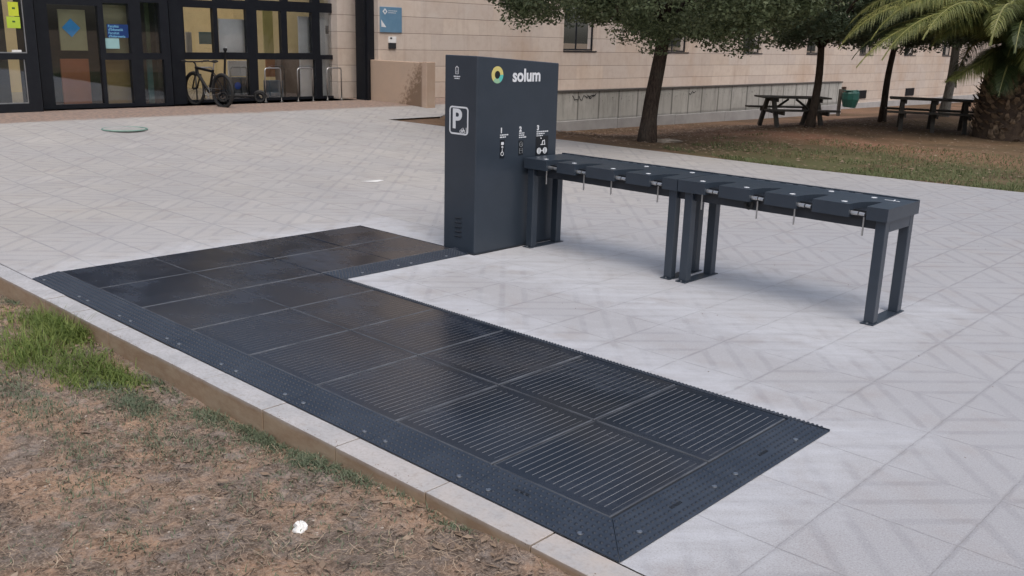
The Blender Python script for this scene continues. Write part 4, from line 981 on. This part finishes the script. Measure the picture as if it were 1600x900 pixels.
# ---- palm
q=onT(1572,216); PM=empty('palm_tree',(q.x,q.y,q.z),0,'squat date palm with a thick scaly trunk and arching yellow green fronds','palm tree')
sc_=(q-CP).length/CF; rT=46*sc_
mb=MB(); Hh=2.05
mb.tube([(0,0,-.15),(0,0,.3),(0,0,.9),(0,0,1.5),(0,0,Hh)],[rT*.95,rT*.93,rT*.9,rT*.82,rT*.5],28); mb.build('trunk',m_palmtrunk,PM)
mb=MB(); rn=random.Random(4)
for ring in range(17):
    z=.0+ring*.115; rr=rT*(.95 if z<1.0 else .95-.28*(z-1.0)); n=18
    for k in range(n):
        a=2*math.pi*(k+.5*(ring%2))/n+rn.uniform(-.05,.05); c0=Vector((math.cos(a)*rr,math.sin(a)*rr,z+rn.uniform(-.02,.02))); t=Vector((-math.sin(a),math.cos(a),0)); nrm=Vector((math.cos(a),math.sin(a),0))
        if rn.random()<.12: continue
        w=.11*rn.uniform(.5,1.15); L=rn.uniform(.04,.22); up=Vector((0,0,1))
        tipp=c0+nrm*(.07+rn.uniform(0,.06))+up*L
        mb.add([c0-t*w-nrm*.05,c0+t*w-nrm*.05,c0+t*w*.6+nrm*.05+up*L*.5,c0-t*w*.6+nrm*.05+up*L*.5,tipp+t*w*.35,tipp-t*w*.35,tipp-nrm*.06+t*w*.3,tipp-nrm*.06-t*w*.3,c0-nrm*.05-up*.06],
               [(0,8,3),(8,1,2),(8,2,3),(1,0,3,2)[::-1],(3,2,4,5),(5,4,6,7)])
sc2=mb.build('leaf_bases',m_palmscale,PM)
def frond(az,el,L,curve,mat,seed,lw=.50,side=0.):
    rg=np.random.default_rng(seed); n=26
    d=Vector((math.cos(az),math.sin(az),0)); base=Vector((d.x*.25,d.y*.25,Hh-.05)); p=base.copy(); pts=[p.copy()]; e=el
    for k in range(n):
        e-=curve/n*(.5+1.1*k/n); p=p+(d*math.cos(e)+Vector((0,0,math.sin(e))))*(L/n); pts.append(p.copy())
    mb=MB(); mb.tube(pts,[.035*(1-k/(n+1))+.006 for k in range(n+1)],5)
    fo=mb.build('frond',m_rachis,PM)
    V=[];F=[]
    for k in range(8,int(n*9)):
        t=k/(n*9); i=min(int(t*n),n-1); fr=t*n-i; c=pts[i].lerp(pts[i+1],fr); tg=(pts[i+1]-pts[i]).normalized()
        sidev=tg.cross(Vector((0,0,1))).normalized(); upv=sidev.cross(tg)
        ll=lw*(math.sin(math.pi*min(1,.12+t*.95))**.6)+.05
        for s in (-1,1):
            dirv=(sidev*s*.78+tg*.62+upv*(.28+rg.uniform(-.2,.2))+Vector((0,0,-.34+rg.uniform(-.14,.1)))).normalized(); l=ll*rg.uniform(.8,1.1)
            w=tg*.0085; o=len(V); m1=c+dirv*l*.5; tip=c+dirv*l+Vector((0,0,-l*.34)); 
            V+=[c-w*.7,c+w*.7,m1+w,m1-w,tip]; F+=[(o,o+1,o+2,o+3),(o+3,o+2,o+4,o+4)]
    # use quads + triangles through MB
    mb=MB(); mb.add(V,[f if f[2]!=f[3] else f[:3] for f in F]); mb.build('leaflets',mat,fo)
yr=YAW  # image-right direction angle
left=YAW+math.pi
specs=[(left+.24,.70,4.7,1.62,0),(left+.50,.55,4.5,1.45,0),(left+.36,.75,4.4,1.7,0),(left+.30,.62,4.9,1.50,0),(left+.42,.42,4.7,1.22,0),(left+.15,.80,4.3,1.6,0),(left+.62,.72,4.0,1.6,0),(left+.36,-.38,1.9,.1,0),(left+.9,-.3,1.6,1.0,1),(left-.1,.9,4.2,1.9,0),(left+.05,.55,3.9,1.5,1),
       (left+.9,.95,3.2,2.2,0),(left+1.25,.6,2.0,2.3,0),(left+1.5,.35,1.9,2.4,0),(left+1.8,.75,2.6,2.3,0),(left+2.1,.5,2.6,2.0,0)]
rn=random.Random(9)
for k in range(46):
    a_=2*math.pi*k/46*3.0+rn.uniform(-.15,.15); fc=math.cos(a_-(YAW-math.pi/2-.4))
    if fc>.1: specs.append((a_,rn.uniform(.65,1.45),rn.uniform(1.9,2.7),rn.uniform(1.4,2.0),rn.random()<.3))
    else: specs.append((a_,rn.uniform(.2,1.45),rn.uniform(2.6,4.0),rn.uniform(1.4,2.2),rn.random()<.35))
for k in range(10):
    specs.append((left+rn.uniform(.2,3.0),rn.uniform(-.1,.4),rn.uniform(.7,1.2),rn.uniform(1.2,1.9),k%2))
for i,(a,e,L,c,dk) in enumerate(specs): frond(a,e,L,c,m_palm_dark if dk else m_palm,100+i)

# ================================================================ VERGE VEGETATION
def gz(X,Y):
    z=-.135+.10*sm((X-3.3)/2.1); z+=.028*(mnoise.noise(Vector((X*2.2,Y*2.2,0))))+.014*mnoise.noise(Vector((X*9,Y*9,2)))
    return min(z,-.012)
def blades(name,pts,hmin,hmax,w,lean,mat,label,cat,seg=3,seed=1,flat=False):
    rg=np.random.default_rng(seed); V=[];F=[]
    for (x,y,z,sc) in pts:
        h=rg.uniform(hmin,hmax)*sc; a=rg.uniform(0,2*math.pi); ln=rg.uniform(*lean); dx,dy=math.cos(a),math.sin(a); ww=w*rg.uniform(.6,1.2); px,py=-dy*ww,dx*ww
        o=len(V)
        if flat:
            cv=rg.uniform(-1.4,1.4); cx_,cy_=x,y; aa=a
            for k in range(seg+1):
                wx,wy=-math.sin(aa)*ww,math.cos(aa)*ww; zz=z+math.cos(ln)*h*k/seg+.002
                V.append((cx_-wx,cy_-wy,zz)); V.append((cx_+wx,cy_+wy,zz)); cx_+=math.cos(aa)*h/seg; cy_+=math.sin(aa)*h/seg; aa+=cv/seg
            for k in range(seg): F.append((o+2*k,o+2*k+1,o+2*k+3,o+2*k+2))
            continue
        for k in range(seg+1):
            t=k/seg; ang=ln*t**.8; r=h*t; hx=r*math.sin(ang); hz=r*math.cos(ang); wd=1-t*.85
            V.append((x+dx*hx-px*wd,y+dy*hx-py*wd,z+hz)); V.append((x+dx*hx+px*wd,y+dy*hx+py*wd,z+hz))
        for k in range(seg): F.append((o+2*k,o+2*k+1,o+2*k+3,o+2*k+2))
    ob=nmesh(name,np.array(V),np.array(F),mat); return tag(ob,label,cat,kind='stuff')
rg=np.random.default_rng(21)
pts=[]
def scatter(n,cx,cy,sx,sy,sc=1.,rot=0.):
    k=0; tries=0
    while k<n and tries<n*6:
        tries+=1; a,b=rg.normal(size=2); x=cx+a*sx; y=cy+b*sy
        if y>-.165 or y<-3: continue
        pts.append((x,y,gz(x,y),sc*(.6+.4*math.exp(-(a*a+b*b)/2)))); k+=1
def px(x,y): d=ray(x,y); t=(-.13-CP.z)/d.z; return CP+d*t
for (u,v,n,sx,sy,s) in [(95,520,520,.13,.06,1.),(75,505,420,.12,.05,1.),(120,530,330,.09,.05,1.),(60,545,600,.22,.10,.8),(30,560,420,.2,.10,.7),(140,575,520,.20,.09,.6),(165,585,360,.14,.06,.6),(195,595,300,.12,.05,.5),(110,590,300,.15,.06,.5),(20,500,160,.15,.07,.6)]:
    c=px(u,v); scatter(int(n*1.6),c.x,c.y,sx,sy,s)
blades('grass',pts[::2]+pts[1::6],.05,.24,.0038,(.5,1.55),m_grass,'bright green grass tuft growing against the kerb','grass',4,3)
pts=[]
for (u,v,n,sx,sy) in [(215,635,900,.13,.07),(330,650,500,.12,.06),(430,680,1100,.16,.07),(490,735,700,.12,.05),(250,690,300,.15,.08),(130,700,260,.2,.1),(140,765,200,.15,.1),(330,700,200,.15,.08),(570,750,260,.1,.05),(730,830,300,.10,.05),(830,870,340,.09,.04),(640,790,120,.08,.04),(60,640,600,.25,.12),(10,600,500,.2,.1),(160,600,600,.2,.08),(560,770,150,.12,.06),(420,800,160,.3,.12),(180,850,200,.3,.15),(30,470,200,.1,.05),(250,600,260,.15,.04)]:
    c=px(u,v); scatter(int(n*1.3),c.x,c.y,sx,sy,1.)
for _ in range(9000):
    x=rg.uniform(-.8,6.4); y=-.18-rg.random()**1.3*2.4
    if mnoise.noise(Vector((x*1.6,y*1.6,7)))>.05: pts.append((x,y,gz(x,y),.7))
blades('weeds',pts,.015,.055,.0030,(.6,1.5),m_clover,'short grey green weeds spread over the bare verge','weeds',2,5)
# dry straw lying flat
pts=[]
for _ in range(34000):
    x=rg.uniform(-.8,6.6); y=-.17-rg.random()*2.6
    if mnoise.noise(Vector((x*3.1,y*3.1,11)))+.5*mnoise.noise(Vector((x*9,y*9,1)))<rg.uniform(-.35,.55): continue
    pts.append((x,y,gz(x,y)+rg.uniform(.0,.008),1.))
blades('dry_straw',pts,.015,.085,.0012,(1.35,1.6),m_straw,'dry pale straw strewn over the bare verge','straw',4,6,True)
pts=[]
for _ in range(16000):
    x=rg.uniform(-.8,6.6); y=-.17-rg.random()*2.6
    if mnoise.noise(Vector((x*2.3,y*2.3,31)))<rg.uniform(-.3,.4): continue
    pts.append((x,y,gz(x,y)+rg.uniform(.0,.006),1.))
blades('dark_litter',pts,.01,.035,.0024,(1.3,1.6),m_palmtrunk,'dark crumbs of dead leaves on the verge','litter',2,8,True)
# leaf litter, near kerb and garden
def litter(name,pl,size,mat,label,seed):
    rg=np.random.default_rng(seed); V=[];F=[]
    for (x,y,z) in pl:
        a=rg.uniform(0,6.28); s=size*rg.uniform(.35,1.5); w=s*rg.uniform(.3,.5); dx,dy=math.cos(a),math.sin(a); c=rg.uniform(.1,.45)*s; o=len(V)
        V+=[(x-dx*s,y-dy*s,z+c*rg.random()),(x-dy*w,y+dx*w,z+.003+c*rg.random()),(x+dx*s,y+dy*s,z+c*rg.random()),(x+dy*w,y-dx*w,z+.003)]; F.append((o,o+1,o+2,o+3))
    return tag(nmesh(name,np.array(V),np.array(F),mat),label,'leaf litter',kind='stuff')
pl_=[]
for _ in range(260):
    x=rg.uniform(-.5,6.2); y=-.19-rg.random()**2*2.2; pl_.append((x,y,gz(x,y)+.004))
for _ in range(110):
    x=rg.uniform(.6,6.0); y=-.18-rg.random()*.22; pl_.append((x,y,gz(x,y)+.004))
litter('fallen_leaves',pl_,.024,m_litter,'curled brown dead leaves scattered beside the kerb',31)
pl_=[]
for _ in range(12000):
    x=rg.uniform(-9.2,6); y=11.7+rg.random()*12
    if x>-1 and rg.random()<.6: continue
    if y<far_edge(x)+.1: continue
    pl_.append((x,y,T(x,y)+.02))
litter('fallen_leaves',pl_,.035,m_litter,'orange brown fallen leaves strewn over the garden soil under the trees',32)
pts=[]
for _ in range(24000):
    x=rg.uniform(-3,9); y=far_edge(x)+.02+rg.random()**1.5*5
    if mnoise.noise(Vector((x*.8,y*1.1,3)))>-.12+(-x*.10): pts.append((x,y,T(x,y)-.0,1.))
blades('lawn_grass',pts,.03,.07,.006,(.3,1.2),m_lawn,'thin dull grass at the garden edge beyond the plaza','grass',2,9)
def pebbles(name,pl,mat,label,seed):
    rg=np.random.default_rng(seed); V=[];F=[]
    for (x,y,z,s) in pl:
        o=len(V); h=s*rg.uniform(.4,.8)
        for k in range(5):
            a=2*math.pi*k/5+rg.uniform(-.3,.3); q=s*rg.uniform(.7,1.2); V.append((x+q*math.cos(a),y+q*math.sin(a),z))
        V.append((x+rg.uniform(-.3,.3)*s,y+rg.uniform(-.3,.3)*s,z+h))
        for k in range(5): F.append((o+k,o+(k+1)%5,o+5,o+5))
    mb=MB(); mb.add(V,[f[:3] for f in F]); return tag(mb.build(name,mat),label,'pebbles',kind='stuff')
pl_=[]
for _ in range(900):
    x=rg.uniform(-.6,6.3); y=-.18-rg.random()*2.4; pl_.append((x,y,gz(x,y)+.001,rg.uniform(.002,.008)))
pebbles('pebbles',pl_,pm('pebble_pale',(.45,.40,.34),(.28,.23,.19),40,.9),'small pale pebbles lying in the bare soil',41)
pl_=[]
for _ in range(700):
    x=rg.uniform(-.4,6.2); y=-.155+abs(rg.normal())*.022; 
    if mnoise.noise(Vector((x*2.5,0,4)))>-.1: pl_.append((x,y,.0,rg.uniform(.001,.0035)))
for _ in range(160):
    pl_.append((rg.uniform(-3,8),rg.uniform(1.9,10),.0,rg.uniform(.002,.006)))
pebbles('soil_crumbs',pl_,pm('soil_crumb',(.20,.14,.10),(.10,.07,.05),40,.95),'dark soil crumbs spilled over the kerb and plaza',42)
# a few single leaves near the kerb that read on their own
def leaf(c,s,rz,label,mat):
    mb=MB(); vs=[];n=7
    for k in range(n+1):
        t=k/n; w=math.sin(math.pi*t)**.7*s*.36; x=(t-.5)*2*s; zz=s*.5*(t-.5)**2*2
        vs+=[(x,-w,zz+w*.35),(x,0,zz),(x,w,zz+w*.35)]
    fs=[]
    for k in range(n): o=3*k; fs+=[(o,o+3,o+4,o+1),(o+1,o+4,o+5,o+2)]
    mb.add(vs,fs); o=mb.build('dead_leaf',mat); o.location=c; o.rotation_euler=(.15,.1,rz); tag(o,label,'leaf','dead leaves near the kerb')
for (u,v,s,rz,lb) in [(135,533,.055,.6,'curled pinkish brown leaf at the edge of the grass tuft by the kerb'),(770,847,.042,.9,'flat brown leaf against the kerb near the bottom edge'),(826,884,.045,2.,'pale grey brown leaf low beside the kerb at the bottom edge'),(348,765,.03,1.,'small tan leaf alone on the soil left of centre')]:
    c=px(u,v); leaf((c.x,c.y,gz(c.x,c.y)+.02),s,rz,lb,m_litter)
